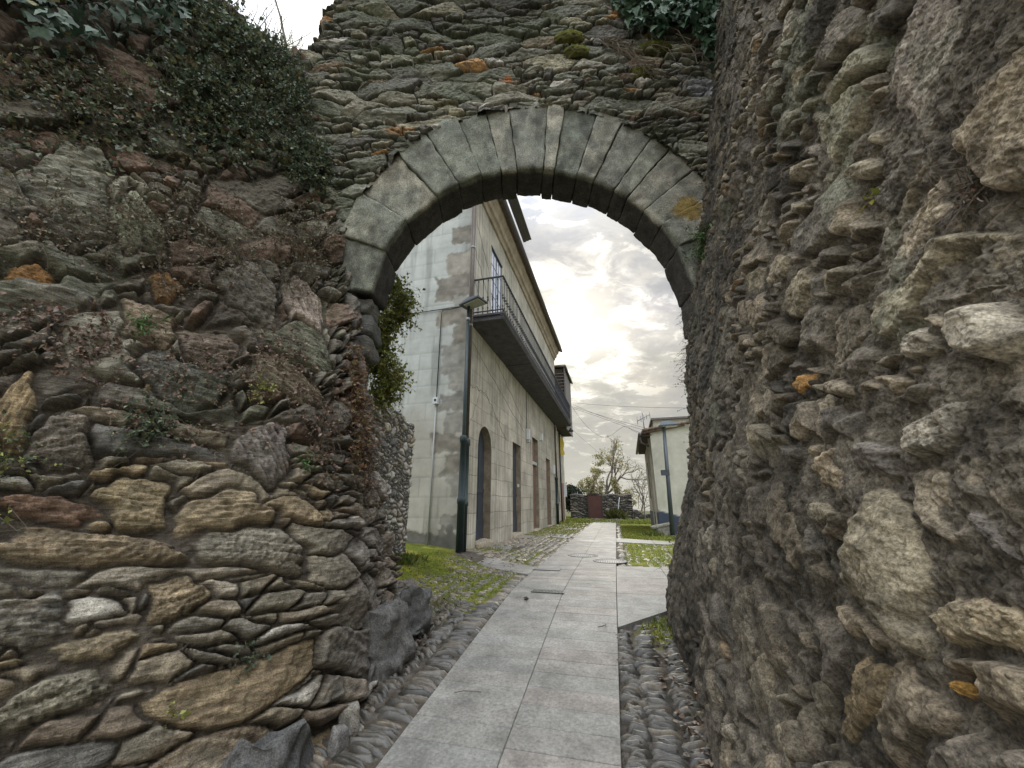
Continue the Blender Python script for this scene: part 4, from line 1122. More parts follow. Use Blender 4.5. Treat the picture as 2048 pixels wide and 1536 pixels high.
# ------------------------------------------------------------------ loose stones and litter
def boulder(label, x, y, sx, sy, sz, rot, seed, col, name='boulder', rad=.08, amp=.05, n=22, taper=.6):
    z = gw(x, y)
    rnd = random.Random(seed)
    c = []
    for zz, k in ((0, 1.), (sz, taper)):
        for (a, b) in ((-1, -1), (1, -1), (1, 1), (-1, 1)):
            c.append((a * sx / 2 * k * rnd.uniform(.8, 1.15), b * sy / 2 * k * rnd.uniform(.8, 1.15), zz * rnd.uniform(.75, 1.1) - .05))
    vs, fs = rblock(c, rad, n, amp, seed, 4.5)
    mb = MB(); mb.add(vs, fs, col, True)
    tag(link(name, mb.mesh(name), M_ROUGH, None, (x, y, z), rot), label, 'rock')
boulder('large smooth grey boulder at the foot of the left passage wall', -1.07, 3.5, .56, .46, .5, .85, 1, (.135, .13, .12), amp=.075, rad=.05, taper=.6)
boulder('dark jagged rock behind the large grey boulder', -1.02, 4.12, .42, .42, .42, .9, 2, (.12, .117, .11), amp=.10, rad=.04)
boulder('craggy dark rock beside the dirt patch by the bottom left wall', -1.24, 2.4, .42, .34, .3, .2, 4, (.11, .108, .102), amp=.09, rad=.03)
boulder('small pale squared stone lying on the dirt by the cobbles', -1.0, 2.85, .14, .13, .16, .5, 3, (.27, .25, .21), 'stone_block', .015, .008, 10, .85)
boulder('small grey stone leaning beside the pale squared stone', -.98, 2.68, .13, .08, .15, 1.0, 8, (.2, .19, .175), 'stone_block', .02, .015, 10, .7)
boulder('jagged brown stone at the base of the left jamb', -1.36, 3.1, .42, .4, .45, .1, 5, (.12, .10, .085), amp=.05, rad=.06)
boulder('flat stone leaning against the jamb behind the boulders', -1.2, 4.55, .5, .3, .35, .6, 6, (.14, .125, .11), amp=.05, rad=.05)

def litter():
    rng = np.random.default_rng(100); n = 900
    x = np.concatenate([rng.normal(-1.92, .14, 420), rng.uniform(-3.0, -1.6, 300), rng.uniform(.2, .5, 180)]); y = np.concatenate([rng.uniform(2.2, 3.8, 420), rng.uniform(4, 7.5, 300), rng.uniform(2.4, 4.3, 180)])
    z = gz(x, y) + .012 + rng.uniform(0, .012, n)
    pos = np.c_[x, y, z]; nr = unit(np.array((0, 0, 1.)) + rng.normal(0, .35, (n, 3))); d = np.c_[rng.normal(0, 1, (n, 2)), np.zeros(n)]
    c = pick(rng, n, [(3, (.12, .075, .045)), (2, (.18, .12, .08)), (2, (.07, .05, .035)), (1, (.24, .2, .15))], .3)
    o = link('leaf_litter', leaf_mesh('leaf_litter', pos, nr, d, rng.uniform(.02, .055, n), c), M_LEAF, rotz=-AL)
    tag(o, 'dead leaves and bits scattered over the dirt beside the walls', 'litter', kind='stuff')
litter()

def path_bits():
    mb = MB(); mb.tube([(-.09, -.01, .012), (-.03, .0, .018), (.04, .008, .012), (.09, .012, .008)], .003, 4, (.05, .04, .03))
    o = tag(link('fallen_twig', mb.mesh('fallen_twig'), M_TWIG, None, (-.3, 3.11, gw(-.3, 3.11) + .012)), 'thin straight dark twig lying across the path slabs', 'twig')
    mb = MB(); mb.tube([(-.05, -.05, .01), (0, -.05, .016), (.035, -.02, .02), (.04, .03, .014)], .004, 4, (.045, .04, .03)); mb.tube([(.0, -.05, .014), (.01, -.02, .018)], .003, 4, (.045, .04, .03))
    tag(link('fallen_twig', mb.mesh('fallen_twig'), M_TWIG, None, (.84, 4.11, gw(.84, 4.11) + .012)), 'small curled dark twig near the right path edge', 'twig')
    rng = np.random.default_rng(7); pos = np.array([(-.03, 0, .012), (.02, .01, .02), (0, -.02, .02)]); nr = unit(np.array([(.2, -.4, .8), (-.3, -.3, .8), (0, .4, .8)]))
    tag(link('dead_leaf', leaf_mesh('dead_leaf', pos, nr, np.array([(1, .3, .2), (-1, .4, .3), (.3, 1, .3)], float), np.array([.07, .06, .06]), np.full((3, 3), .035)), M_LEAF, None, (.16, 4.84, gw(.16, 4.84) + .012)), 'crumpled dark dead leaf on the path before the drain grate', 'leaf')
path_bits()

def drain():
    r = street('drain_grate', 'rectangular pierced drain grate let into the left path slabs', 'drain', -.87, 5.12, float(gz(-.87, 5.12)) + .0135)
    mb = MB(); w, d = .20, .07
    for (a, b, c, e) in ((-w, w, -d, -d + .012), (-w, w, d - .012, d), (-w, -w + .014, -d + .012, d - .012), (w - .014, w, -d + .012, d - .012)): mb.box(a, b, c, e, 0, .006, (.2, .2, .19))
    link('frame', mb.mesh('frame'), M_MANHOLE, r)
    mb = MB(); rnd = random.Random(2)
    for i in range(9):
        for j in range(3):
            x = -w + .04 + i * .04; y = -d + .032 + j * .038
            mb.box(x - .012, x + .004 + rnd.uniform(0, .006), y - .011, y + .005, 0, .005)
    link('pierced_plate', mb.mesh('pierced_plate'), M_MANHOLE, r)
    mb = MB(); mb.box(-w + .013, w - .013, -d + .011, d - .011, -.002, .001); link('opening', mb.mesh('opening'), M_DARKIRON, r)  # solid dark plate standing in for the shade inside the grate
    r = street('drain_cover', 'slim metal drain cover where the side path joins from the house', 'drain', -1.12, 6.55, .57 + .0135)
    mb = MB(); mb.box(-.2, .2, -.075, .075, 0, .005, (.22, .22, .21)); link('cover_plate', mb.mesh('cover_plate'), M_MANHOLE, r)
    mb = MB(); mb.box(-.215, .215, -.09, -.077, -.003, .004); mb.box(-.215, .215, .077, .09, -.003, .004); link('frame', mb.mesh('frame'), M_DARKIRON, r)
    def manhole(label, x, y, rad, sq=False):
        r = street('manhole_cover', label, 'manhole', x, y, float(gz(x, y)) + .0135)
        mb = MB(); mb.lathe([(rad, 0), (rad, .006), (rad - .03, .007), (rad - .032, .004), (0.001, .004)], 32); link('rim', mb.mesh('rim'), M_MANHOLE, r)
        mb = MB()
        for i in range(-6, 7):
            for j in range(-6, 7):
                if math.hypot(i, j) * rad / 7.5 < rad * .8: mb.box(i * rad / 7.5 - .009, i * rad / 7.5 + .009, j * rad / 7.5 - .014, j * rad / 7.5 + .014, .003, .008)
        link('tread_pattern', mb.mesh('tread_pattern'), M_MANHOLE, r)
    manhole('round iron manhole cover at the right path edge', -.18, 7.75, .3)
    manhole('round iron manhole cover in the middle of the path', -.72, 8.45, .3)
    r = street('drain_cover', 'small square iron cover farthest along the path', 'drain', -.78, 11.6, .57 + .0135)
    mb = MB(); mb.box(-.25, .25, -.2, .2, 0, .005); link('cover_plate', mb.mesh('cover_plate'), M_MANHOLE, r)
drain()

# ------------------------------------------------------------------ coarse dry-stone walls in the street
def stone_sheet(name, length, height, seed, cw, ch, cols, mat, parent, thick=.35, res=.025, depth=.05, top=None, mort=(.05, .045, .04)):
    x = np.arange(0, length + res, res); z = np.arange(0, height + res, res)
    X, Z = np.meshgrid(x, z)
    h, pr, r, st, sm = rubble(X, Z, seed, cw, ch, sub=.5, drop=.15, joint=.005, shoulder=ch * .3, depth=depth, tilt=.2, warp=.5, stria=.002)
    c = np.array(mort) * (1 - sstep(.2, .8, pr)[..., None]) + palette(r[3], cols) * sstep(.2, .8, pr)[..., None]
    c = c * (1 + .3 * fbm(X * 8, Z * 8, 3, seed + 5))[..., None]
    if top is not None: Z = Z / height * top(X)
    Y = -h
    # wrap over the top and both ends
    wt = np.clip((Z / (Z.max(0, keepdims=True) + 1e-9) - .96) / .04, 0, 1) ** 2
    Y = Y + wt * thick
    P = np.stack([X, Y, Z], -1)
    return link(name, grid_mesh(name, P, c), mat, parent)

def box_part(name, parent, mat, *dims):
    mb = MB()
    for d in dims: mb.box(*d)
    return link(name, mb.mesh(name), mat, parent)

# pale garden wall seen through the arch on the left
def garden_wall():
    p = ws(-3.5, 4.25, .35)
    r = thing('garden_wall', 'pale small-stone garden wall between the gateway and the house corner', 'stone wall', p, -AL + PI / 2)
    stone_sheet('wall_face', 2.1, 2.95, 900, .15, .10, [(3, (.46, .43, .39)), (3, (.55, .52, .48)), (2, (.36, .32, .28)), (1, (.48, .42, .33)), (1, (.22, .215, .21))], M_ROUGH, r, res=.012, depth=.035, top=lambda X: 2.95 - .12 * X + .05 * np.sin(X * 9), mort=(.10, .095, .085))
    box_part('wall_core', r, M_SCHIST, (0, 2.08, .02, .35, 0, 2.6))
garden_wall()

# ------------------------------------------------------------------ the stone house
HX, HY, HZ = -3.17, 7.98, .57
HROT = -(AL + .0096)
def mat_house_front():
    m, nt, b, out = nodes('ashlar_front'); L = nt.links.new
    tc = N(nt, 'ShaderNodeTexCoord'); sp = N(nt, 'ShaderNodeSeparateXYZ'); L(tc.outputs['Object'], sp.inputs[0])
    nz = N(nt, 'ShaderNodeTexNoise', i_Scale=2.2, i_Detail=5.); L(tc.outputs['Object'], nz.inputs['Vector'])
    cb = N(nt, 'ShaderNodeCombineXYZ')
    def off(sock, k):
        a = N(nt, 'ShaderNodeMath', operation='MULTIPLY_ADD'); a.inputs[1].default_value = k; L(nz.outputs[0], a.inputs[0]); L(sock, a.inputs[2]); return a.outputs[0]
    L(off(sp.outputs[1], .10), cb.inputs[0]); L(off(sp.outputs[2], .10), cb.inputs[1])
    br = N(nt, 'ShaderNodeTexBrick', i_Scale=1., i_Mortar_Size=.012, i_Mortar_Smooth=.35, i_Brick_Width=.8, i_Row_Height=.42, i_Bias=0.)
    br.offset = .45; br.squash = .75; br.squash_frequency = 3
    br.inputs['Color1'].default_value = (.45, .415, .35, 1); br.inputs['Color2'].default_value = (.36, .33, .28, 1); br.inputs['Mortar'].default_value = (.27, .245, .205, 1)
    L(cb.outputs[0], br.inputs['Vector'])
    # upper storey is smoother and paler
    n2 = N(nt, 'ShaderNodeTexNoise', i_Scale=1.1, i_Detail=7., i_Roughness=.65); L(tc.outputs['Object'], n2.inputs['Vector'])
    mp = N(nt, 'ShaderNodeMapping'); mp.inputs['Scale'].default_value = (3, 9, .45); L(tc.outputs['Object'], mp.inputs[0])
    n3 = N(nt, 'ShaderNodeTexNoise', i_Scale=1., i_Detail=5., i_Roughness=.6); L(mp.outputs[0], n3.inputs['Vector'])
    n4 = N(nt, 'ShaderNodeTexNoise', i_Scale=45., i_Detail=5., i_Roughness=.7); L(tc.outputs['Object'], n4.inputs['Vector'])
    up = N(nt, 'ShaderNodeMapRange', i_1=2.6, i_2=5.6, i_3=.0, i_4=.78); L(sp.outputs[2], up.inputs[0])
    mx = N(nt, 'ShaderNodeMix', data_type='RGBA'); L(up.outputs[0], mx.inputs[0]); L(br.outputs[0], mx.inputs[6]); mx.inputs[7].default_value = (.47, .45, .395, 1)
    c = mulcol(nt, mx.outputs[2], n2.outputs[0], .62, 1.3); c = mulcol(nt, c, n3.outputs[0], .62, 1.25); c = mulcol(nt, c, n4.outputs[0], .85, 1.15)
    # pale patches low down
    n5 = N(nt, 'ShaderNodeTexNoise', i_Scale=1.9, i_Detail=4.); L(tc.outputs['Object'], n5.inputs['Vector'])
    r5 = N(nt, 'ShaderNodeMapRange', i_1=.60, i_2=.66, i_3=0., i_4=.4); L(n5.outputs[0], r5.inputs[0])
    m5 = N(nt, 'ShaderNodeMix', data_type='RGBA'); L(r5.outputs[0], m5.inputs[0]); L(c, m5.inputs[6]); m5.inputs[7].default_value = (.46, .45, .43, 1)
    L(m5.outputs[2], b.inputs['Base Color']); b.inputs['Roughness'].default_value = .92; b.inputs['Specular IOR Level'].default_value = .2
    bp = N(nt, 'ShaderNodeBump', i_Strength=.5, i_Distance=.02); ad = N(nt, 'ShaderNodeMath', operation='SUBTRACT')
    L(n4.outputs[0], ad.inputs[0]); L(br.outputs['Fac'], ad.inputs[1]); L(ad.outputs[0], bp.inputs['Height']); L(bp.outputs[0], b.inputs['Normal'])
    return m
M_FRONT = mat_house_front()
M_JAMB = mat_rock('jamb_stone', 4, 60, .62, 1.38, .5, .015, .92, .2, base=(.22, .185, .14))
M_CORNICE = mat_rock('cornice_stone', 3, 50, .7, 1.3, .4, .015, .92, .2, base=(.37, .31, .25))
M_RENDER = mat_rock('painted_blocks', 2.2, 90, .84, 1.16, .25, .008, .92, .2)
M_CREAM = mat_rock('cream_render', 1.6, 60, .80, 1.18, .2, .006, .92, .2)

def stone_house():
    root = thing('stone_house', 'tall old stone house with a long iron balcony and pale rendered side', 'house', ws(HX, HY, HZ), HROT)
    LEN, HT = 14.2, 9.75
    ops = [dict(a=.95, b=2.02, bot=.12, spring=2.38, arch=.54), dict(a=4.25, b=5.35, bot=.08, spring=2.95, arch=0), dict(a=7.35, b=8.5, bot=.03, spring=3.62, arch=0), dict(a=10.4, b=11.5, bot=.03, spring=3.1, arch=0),
           dict(a=1.72, b=2.82, bot=5.5, spring=8.62, arch=0)]
    def top_of(o, y):
        if not o['arch']: return o['spring']
        t = (y - (o['a'] + o['b']) / 2) / ((o['b'] - o['a']) / 2)
        return o['spring'] + o['arch'] * math.sqrt(max(0, 1 - t * t))
    ys = {0., LEN}
    for o in ops:
        k = 14 if o['arch'] else 1
        for i in range(k + 1): ys.add(round(o['a'] + (o['b'] - o['a']) * i / k, 5))
    ys = sorted(ys)
    mb = MB()
    for y0, y1 in zip(ys[:-1], ys[1:]):
        hol = sorted([o for o in ops if o['a'] - 1e-6 <= y0 and y1 <= o['b'] + 1e-6], key=lambda o: o['bot'])
        lo0 = lo1 = -.3
        for o in hol + [None]:
            if o is None: h0 = h1 = HT
            else: h0 = h1 = o['bot']
            mb.add([(0, y0, lo0), (0, y1, lo1), (0, y1, h1), (0, y0, h0)], [(0, 1, 2, 3)])
            if o: lo0, lo1 = top_of(o, y0), top_of(o, y1)
    link('front_wall', mb.mesh('front_wall'), M_FRONT, root)
    # reveals, doors
    doors = [('dark blue arched plank door', M_DARKDOOR), ('dark panelled door in a deep opening', M_DARKDOOR), ('faded reddish brown door', M_BROWNDOOR), ('boarded brown door farthest along the front', M_BROWNDOOR)]
    for i, o in enumerate(ops[:4]):
        dep = (.21, .17, .15, .12)[i]
        mb = MB(); a, b = o['a'], o['b']; pr = .0
        k = 14 if o['arch'] else 1
        prof = [(a, o['bot'])] + [(a + (b - a) * t / k, top_of(o, a + (b - a) * t / k)) for t in range(k + 1)] + [(b, o['bot'])]
        for (p, q) in zip(prof[:-1], prof[1:]):
            mb.add([(pr, p[0], p[1]), (pr, q[0], q[1]), (-dep, q[0], q[1]), (-dep, p[0], p[1])], [(0, 1, 2, 3)])
        mb.add([(pr, a, o['bot']), (pr, b, o['bot']), (-dep, b, o['bot']), (-dep, a, o['bot'])], [(0, 1, 2, 3)])
        link('door_reveal', mb.mesh('door_reveal'), M_JAMB, root)
        mb = MB(); top = max(q[1] for q in prof)
        n = 5; w = (b - a) / n
        for j in range(n): mb.box(-dep - .03, -dep + .004 + .006 * (j % 2), a + j * w + .006, a + (j + 1) * w - .006, o['bot'], top + .02)
        mb.box(-dep + .008, -dep + .028, a, b, o['bot'], o['bot'] + .5 if i < 2 else o['bot'] + .12)
        mb.box(-dep + .008, -dep + .022, a, b, o['bot'] + 1.15, o['bot'] + 1.25)
        d = link('door', mb.mesh('door'), doors[i][1], root); d['label'] = doors[i][0]
        if i == 2:
            mb = MB(); mb.tube([(-dep + .05, a + .2, 1.3), (-dep + .09, a + .45, 1.32)], .015, 6); link('handle', mb.mesh('handle'), M_IRON, d)
            mb = MB(); mb.box(-dep + .01, -dep + .10, a, b, 2.55, 2.67); link('transom', mb.mesh('transom'), M_CONDUIT, d)
        if i == 1:
            mb = MB(); mb.box(-.12, -.06, b - .035, b - .006, 1.55, 1.65); link('doorbell', mb.mesh('doorbell'), M_WHITEBOX, root)
    # thresholds
    for (a, b, zt, dx, sd) in ((.9, 2.08, .16, .14, 31), (4.2, 5.4, .12, .12, 32), (7.3, 8.55, .06, .1, 33), (10.35, 11.55, .06, .08, 34)):
        vs, fs = rblock([(-.3, a, -.3), (dx, a, -.3), (dx, b, -.3), (-.3, b, -.3), (-.3, a, zt), (dx * .8, a + .05, zt), (dx * .8, b - .05, zt), (-.3, b, zt)], .05, 10, .03, sd, 4)
        mb = MB(); mb.add(vs, fs, (.33, .285, .22), True); link('threshold', mb.mesh('threshold'), M_ROUGH, root)
    # window over the balcony
    o = ops[4]; a, b = o['a'], o['b']
    wr = box_part('window', root, M_BLUEFRAME, (-.14, -.012, a, a + .05, o['bot'], o['spring']), (-.14, -.012, b - .05, b, o['bot'], o['spring']), (-.14, -.012, a + .05, b - .05, o['spring'] - .06, o['spring']),
                  (-.14, -.01, (a + b) / 2 - .03, (a + b) / 2 + .03, o['bot'], o['spring'] - .06))
    fb = []
    for j in range(1, 6): zz = o['bot'] + j * (o['spring'] - o['bot']) / 6; fb.append((-.11, -.015, a + .05, b - .05, zz - .012, zz + .012))
    for yy in (a + .30, b - .30): fb.append((-.108, -.013, yy - .010, yy + .010, o['bot'], o['spring'] - .06))
    box_part('glazing_bars', wr, M_BLUEFRAME, *fb)
    box_part('pane', wr, M_PANE, (-.10, -.022, a + .02, b - .02, o['bot'], o['spring'] - .02))
    box_part('lintel', wr, M_BLUEFRAME, (-.02, .02, a - .03, b + .03, o['spring'] + .003, o['spring'] + .06))
    # side wall facing the arch, scored into painted blocks, render lost near the corner
    x = np.arange(-4.2, .001, .028); x[-1] = 0; z = np.arange(-.35, HT, .028)
    X, Z = np.meshgrid(x, z)
    zz = Z + .57; xx = X + HX
    row = np.floor(zz / .425); fr = zz / .425 - row; fx = (X / .9 + .5 * np.mod(row, 2) + .13 * np.sin(row * 5)); fxx = fx - np.floor(fx)
    line = np.minimum(np.minimum(fr, 1 - fr) * .425, np.minimum(fxx, 1 - fxx) * .9)
    ln = sstep(.022, .004, line)
    tone = _h(row, np.floor(fx), 77) - .5
    c = np.array((.47, .49, .465)) * (1 + .10 * tone + .10 * fbm(X * 1.5, Z * 1.2, 4, 950))[..., None]
    low = sstep(4.0, 3.0, zz + .5 * fbm(X * 1.3, Z, 3, 951))[..., None]
    c = c * (1 - low) + np.array((.42, .405, .36)) * (1 + .12 * tone + .14 * fbm(X * 2, Z * 2, 4, 952))[..., None] * low
    c = c * (1 - ln * (-.14 if True else 0) )[..., None] if False else c * (1 - .16 * ln)[..., None]
    drip = sstep(.1, .5, fbm(X * 5, Z * .5, 4, 953))[..., None] * .28
    c = c * (1 - drip)
    pat = [(-3.71, 8.68, 8.15), (-3.74, 7.82, 7.01), (-4.07, 7.13, 6.51), (-3.51, 6.55, 6.17), (-3.98, 6.24, 5.72), (-3.51, 5.72, 5.13), (-3.77, 5.17, 4.55), (-3.55, 4.58, 4.04), (-3.81, 4.03, 3.58), (-3.6, 3.55, 3.05), (-3.88, 3.01, 2.64), (-3.62, 2.63, 2.22), (-3.45, 2.12, 1.7), (-3.56, 1.32, 1.03)]
    mask = np.zeros_like(X); idm = np.zeros_like(X)
    wob = .13 * fbm(X * 2.6, Z * 3.2, 4, 955) + .05 * fbm(X * 11, Z * 11, 3, 957) + .015
    for i, (xl, zt, zb) in enumerate(pat):
        d = np.minimum(np.minimum(xx - xl, zt - zz), zz - zb) + wob
        m = sstep(-.03, .02, d); idm = np.where(m > .5, i + 1, idm); mask = np.maximum(mask, m)
    bot = sstep(.02, -.02, zz - (.98 + .12 * fbm(X * 3, Z * 0, 3, 956) + 1.4 * wob)); mask = np.maximum(mask, bot)
    sc = np.array((.29, .282, .255))[None, None] * (1 + .45 * (_h(idm, idm * 0, 5) - .5) + .35 * fbm(X * 7, Z * 7, 4, 960))[..., None]
    sc = sc * (1 - .4 * bot)[..., None]
    brn = (_h(idm, idm * 0, 9) > .7)[..., None]
    sc = np.where(brn, sc * np.array((1.02, .98, .92)), sc)
    c = c * (1 - mask[..., None]) + sc * mask[..., None]
    halo = sstep(.12, .0, np.abs(mask - .5)) * .2
    c = c * (1 - halo)[..., None]
    Y = .008 * mask + .004 * ln + .005 * fbm(X * 6, Z * 6, 4, 961) * mask * 2
    link('side_wall', grid_mesh('side_wall', np.stack([X, Y, Z], -1), c), M_RENDER, root)
    # corner trim, cornice, roof and gutter
    prof = [(0, 9.42), (.06, 9.44), (.10, 9.56), (.17, 9.60), (.20, 9.76), (.30, 9.86), (.32, 9.98), (0, 10.0)]
    mb = MB(); yy = np.linspace(-.05, LEN, 30); vs = []
    for k, y in enumerate(yy):
        for (px, pz) in prof: vs.append((px + .008 * math.sin(k * 2.1), y, pz + .012 * math.sin(k * 1.3 + px * 9)))
    n = len(prof); fs = [(k * n + i, k * n + i + 1, (k + 1) * n + i + 1, (k + 1) * n + i) for k in range(len(yy) - 1) for i in range(n - 1)] + [tuple(range(n))]
    mb.add(vs, fs); link('cornice', mb.mesh('cornice'), M_CORNICE, root)
    rf = MB(); rf.add([(.42, -.3, 10.0), (.42, LEN + .1, 10.0), (-4.2, LEN + .1, 11.6), (-4.2, -.3, 11.6), (.42, -.3, 10.1), (.42, LEN + .1, 10.1), (-4.2, LEN + .1, 11.7), (-4.2, -.3, 11.7)], [(0, 3, 2, 1), (4, 5, 6, 7), (0, 1, 5, 4), (1, 2, 6, 5), (2, 3, 7, 6), (3, 0, 4, 7)])
    roof = link('roof', rf.mesh('roof'), M_TILE, root)
    mb = MB(); mb.tube([(.48, -.2, 10.03), (.48, LEN * .5, 9.98), (.48, LEN, 10.0)], .075, 10); link('gutter', mb.mesh('gutter'), M_GUTTER, roof)
    box_part('eave_panel', roof, M_GUTTER, (.56, .66, -.3, 3.7, 10.16, 10.2), (.66, .76, -.3, 3.7, 10.19, 10.23), (.76, .86, -.3, 3.7, 10.22, 10.26))
    # balcony
    bal = link('balcony', None, None, root)
    Y0, Y1, OX_ = .12, 14.05, .86
    box_part('slab', bal, M_SLABUNDER, (0, OX_, Y0, 3.35, 5.28, 5.40), (0, OX_, 3.37, Y1, 5.262, 5.40), (0, OX_ + .04, Y0 - .03, Y1 + .03, 5.40, 5.45))
    box_part('slab_moulding', bal, M_SLABUNDER, (OX_ - .05, OX_ + .015, Y0 - .01, Y1 + .01, 5.31, 5.355), (OX_ - .06, OX_ + .028, Y0 - .02, Y1 + .02, 5.362, 5.398))
    rl = MB(); zt = 6.45
    rl.box(OX_ - .035, OX_ + .005, Y0, Y1, zt, zt + .03); rl.box(.03, OX_ - .035, Y0, Y0 + .04, zt, zt + .03); rl.box(.03, OX_ - .035, Y1 - .04, Y1, zt, zt + .03)
    rl.box(OX_ - .03, OX_, Y0, Y1, 5.53, 5.55); rl.box(.03, OX_ - .03, Y0 + .005, Y0 + .035, 5.53, 5.55)
    link('handrail', rl.mesh('handrail'), M_IRON, bal)
    mb = MB(); mb.lathe([(.009, 5.45), (.009, 5.60), (.022, 5.63), (.009, 5.66), (.009, 5.80), (.02, 5.83), (.024, 5.86), (.012, 5.885), (.024, 5.91), (.02, 5.94), (.009, 5.97), (.009, 6.36), (.018, 6.40), (.009, 6.44), (.009, 6.455)], 7)
    bme = mb.mesh('baluster'); bme.materials.append(M_IRON)
    for k in range(93): link('baluster', bme, None, bal, (OX_ - .015, Y0 + .02 + k * (Y1 - Y0 - .04) / 92, 0))
    for k in range(6): link('baluster', bme, None, bal, (.08 + k * .125, Y0 + .02, 0))
    # rain pipes
    def pipe(x, y, name_label, top):
        mb = MB(); mb.tube([(x, y, 2.2), (x, y, top)], .05, 10); p = link('rain_pipe', mb.mesh('rain_pipe'), M_BROWNPIPE, root); p['label'] = name_label
        mb = MB(); mb.tube([(x, y, .95), (x, y, 2.25)], .055, 10); mb.lathe([(.075, -.15), (.075, .95), (.09, .96), (.09, 1.03), (.072, 1.04), (.072, 2.2), (.088, 2.21), (.088, 2.34), (.06, 2.36)], 12, None, x, y)
        q = link('pipe_shoe', mb.mesh('pipe_shoe'), M_GREENPIPE, p)
        mb = MB()
        for zz in (5.1, 7.3, 8.9):
            if zz < top: mb.lathe([(.058, zz - .02), (.062, zz), (.058, zz + .02)], 10, None, x, y)
        if mb.v: link('bracket', mb.mesh('bracket'), M_CONDUIT, p)
    pipe(.10, -.07, 'brown rain pipe running down the house corner', 9.95); pipe(.10, 12.9, 'rain pipe at the far end of the front', 5.2)
    # electrics on both walls
    e = link('meter_box', None, None, root, (-.70, -.004, 3.28))
    box_part('box_body', e, M_WHITEBOX, (-.06, .06, -.09, 0, -.075, .075))
    mb = MB(); mb.lathe([(.03, 0), (.028, .012)], 12); k = link('dial', mb.mesh('dial'), M_DARKIRON, e, (0, -.09, .01)); k.rotation_euler = (PI / 2, 0, 0)
    mb = MB(); mb.tube([(-.70, -.035, .18), (-.70, -.035, 3.2)], .016, 8); link('conduit', mb.mesh('conduit'), M_CONDUIT, root)
    mb = MB(); mb.tube([(-.70, -.03, 3.36), (-.70, -.03, 5.55), (-.66, -.04, 5.63), (-.45, -.06, 5.61), (-.2, -.15, 5.58), (-.05, -.2, 5.56)], .011, 6); link('lamp_cable', mb.mesh('lamp_cable'), M_CABLE, root)
    mb = MB(); mb.tube([(-4.0, -.02, 5.66), (-2.0, -.02, 5.655), (-.1, -.03, 5.67)], .010, 6); link('wall_cable', mb.mesh('wall_cable'), M_CABLE, root)
    mb = MB(); mb.tube([(.03, 6.2, 5.26), (.03, 6.2, 3.75)], .011, 6); link('wall_cable', mb.mesh('wall_cable'), M_CABLE, root)
    wl = link('wall_light', None, None, root, (.02, 6.25, 3.45)); box_part('light_body', wl, M_WHITEBOX, (0, .13, -.05, .05, -.12, .26))
    mb = MB(); mb.tube([(.02, 0, -.12), (.14, 0, -.16), (.2, -.02, -.1)], .014, 6); mb.lathe([(.05, -.26), (.06, -.2), (.03, -.14)], 8, None, .08, 0); link('light_bracket', mb.mesh('light_bracket'), M_CONDUIT, wl)
    box_part('junction_box', root, M_WHITEBOX, (0, .08, 9.15, 9.3, 3.75, 4.05)); box_part('junction_box', root, M_WHITEBOX, (0.0, .1, 12.4, 12.6, 2.5, 2.95))
    # cracks over the doors (thin raised lines of repaired mortar)
    mb = MB(); rnd = random.Random(9)
    for (y0, z0, y1, z1) in ((.1, 4.9, 6.0, 3.5), (.25, 3.7, 1.45, 3.85), (1.45, 3.85, 3.4, 2.9), (.3, 2.7, .9, 3.6), (2.2, 5.1, 5.9, 3.9), (.25, 7.6, 1.7, 6.6), (.2, 8.7, 1.6, 7.5), (.2, 6.8, 1.0, 6.1)):
        pts = []
        for t in np.linspace(0, 1, 12): pts.append((.0015, y0 + (y1 - y0) * t + rnd.uniform(-.05, .05), z0 + (z1 - z0) * t + rnd.uniform(-.05, .05)))
        mb.tube(pts, .007, 4)
    link('crack_line', mb.mesh('crack_line'), M_JAMB, root)
stone_house()

def street_lamp(label, x, y, hgt, head_w, lens_dir, coll=True, lean=0., far=False):
    r = street('street_lamp', label, 'street lamp', x, y, float(gz(x, y)))
    mb = MB(); mb.tube([(0, 0, 0), (-lean, 0, hgt)], .042 if coll else .075, 12, r1=.036 if coll else .055); link('pole', mb.mesh('pole'), M_GREENPIPE if coll else M_LAMP, r)
    if coll:
        mb = MB(); mb.lathe([(.078, 0), (.078, .9), (.09, .91), (.09, 1.0), (.07, 1.02), (.065, 2.15), (.08, 2.16), (.08, 2.28), (.045, 2.31)], 14); link('base_sleeve', mb.mesh('base_sleeve'), M_GREENPIPE, r)
        mb = MB(); mb.lathe([(.046, hgt - .38), (.05, hgt - .36), (.046, hgt - .32)], 12); link('clamp', mb.mesh('clamp'), M_CONDUIT, r)
    else:
        box_part('notice_plate', r, M_DARKDOOR, (-.15, .12, -.07, -.055, 1.9, 2.08))
        mb = MB(); mb.lathe([(.09, 0), (.09, .03), (.06, .05)], 12); link('base_plate', mb.mesh('base_plate'), M_LAMP, r)
    h = link('lamp_head', None, None, r, (-lean, 0, hgt), lens_dir); w = head_w
    mb = MB()
    mb.hexa([(-.16, -.15, .03), (w - .16, -.17, .05), (w - .16, .17, .05), (-.16, .15, .03), (-.06, -.07, .17), (w * .55 - .16, -.05, .20), (w * .55 - .16, .05, .20), (-.06, .07, .17)])
    mb.hexa([(-.17, -.16, 0), (w - .14, -.19, .02), (w - .14, .19, .02), (-.17, .16, 0), (-.17, -.16, .032), (w - .14, -.19, .052), (w - .14, .19, .052), (-.17, .16, .032)])
    link('housing', mb.mesh('housing'), M_LAMP, h)
    mb = MB(); mb.hexa([(-.05, -.12, -.02), (w - .19, -.14, -.002), (w - .19, .14, -.002), (-.05, .12, -.02), (-.06, -.125, .008), (w - .18, -.145, .024), (w - .18, .145, .024), (-.06, .125, .008)]); link('lens', mb.mesh('lens'), M_GLASS, h)
    return r
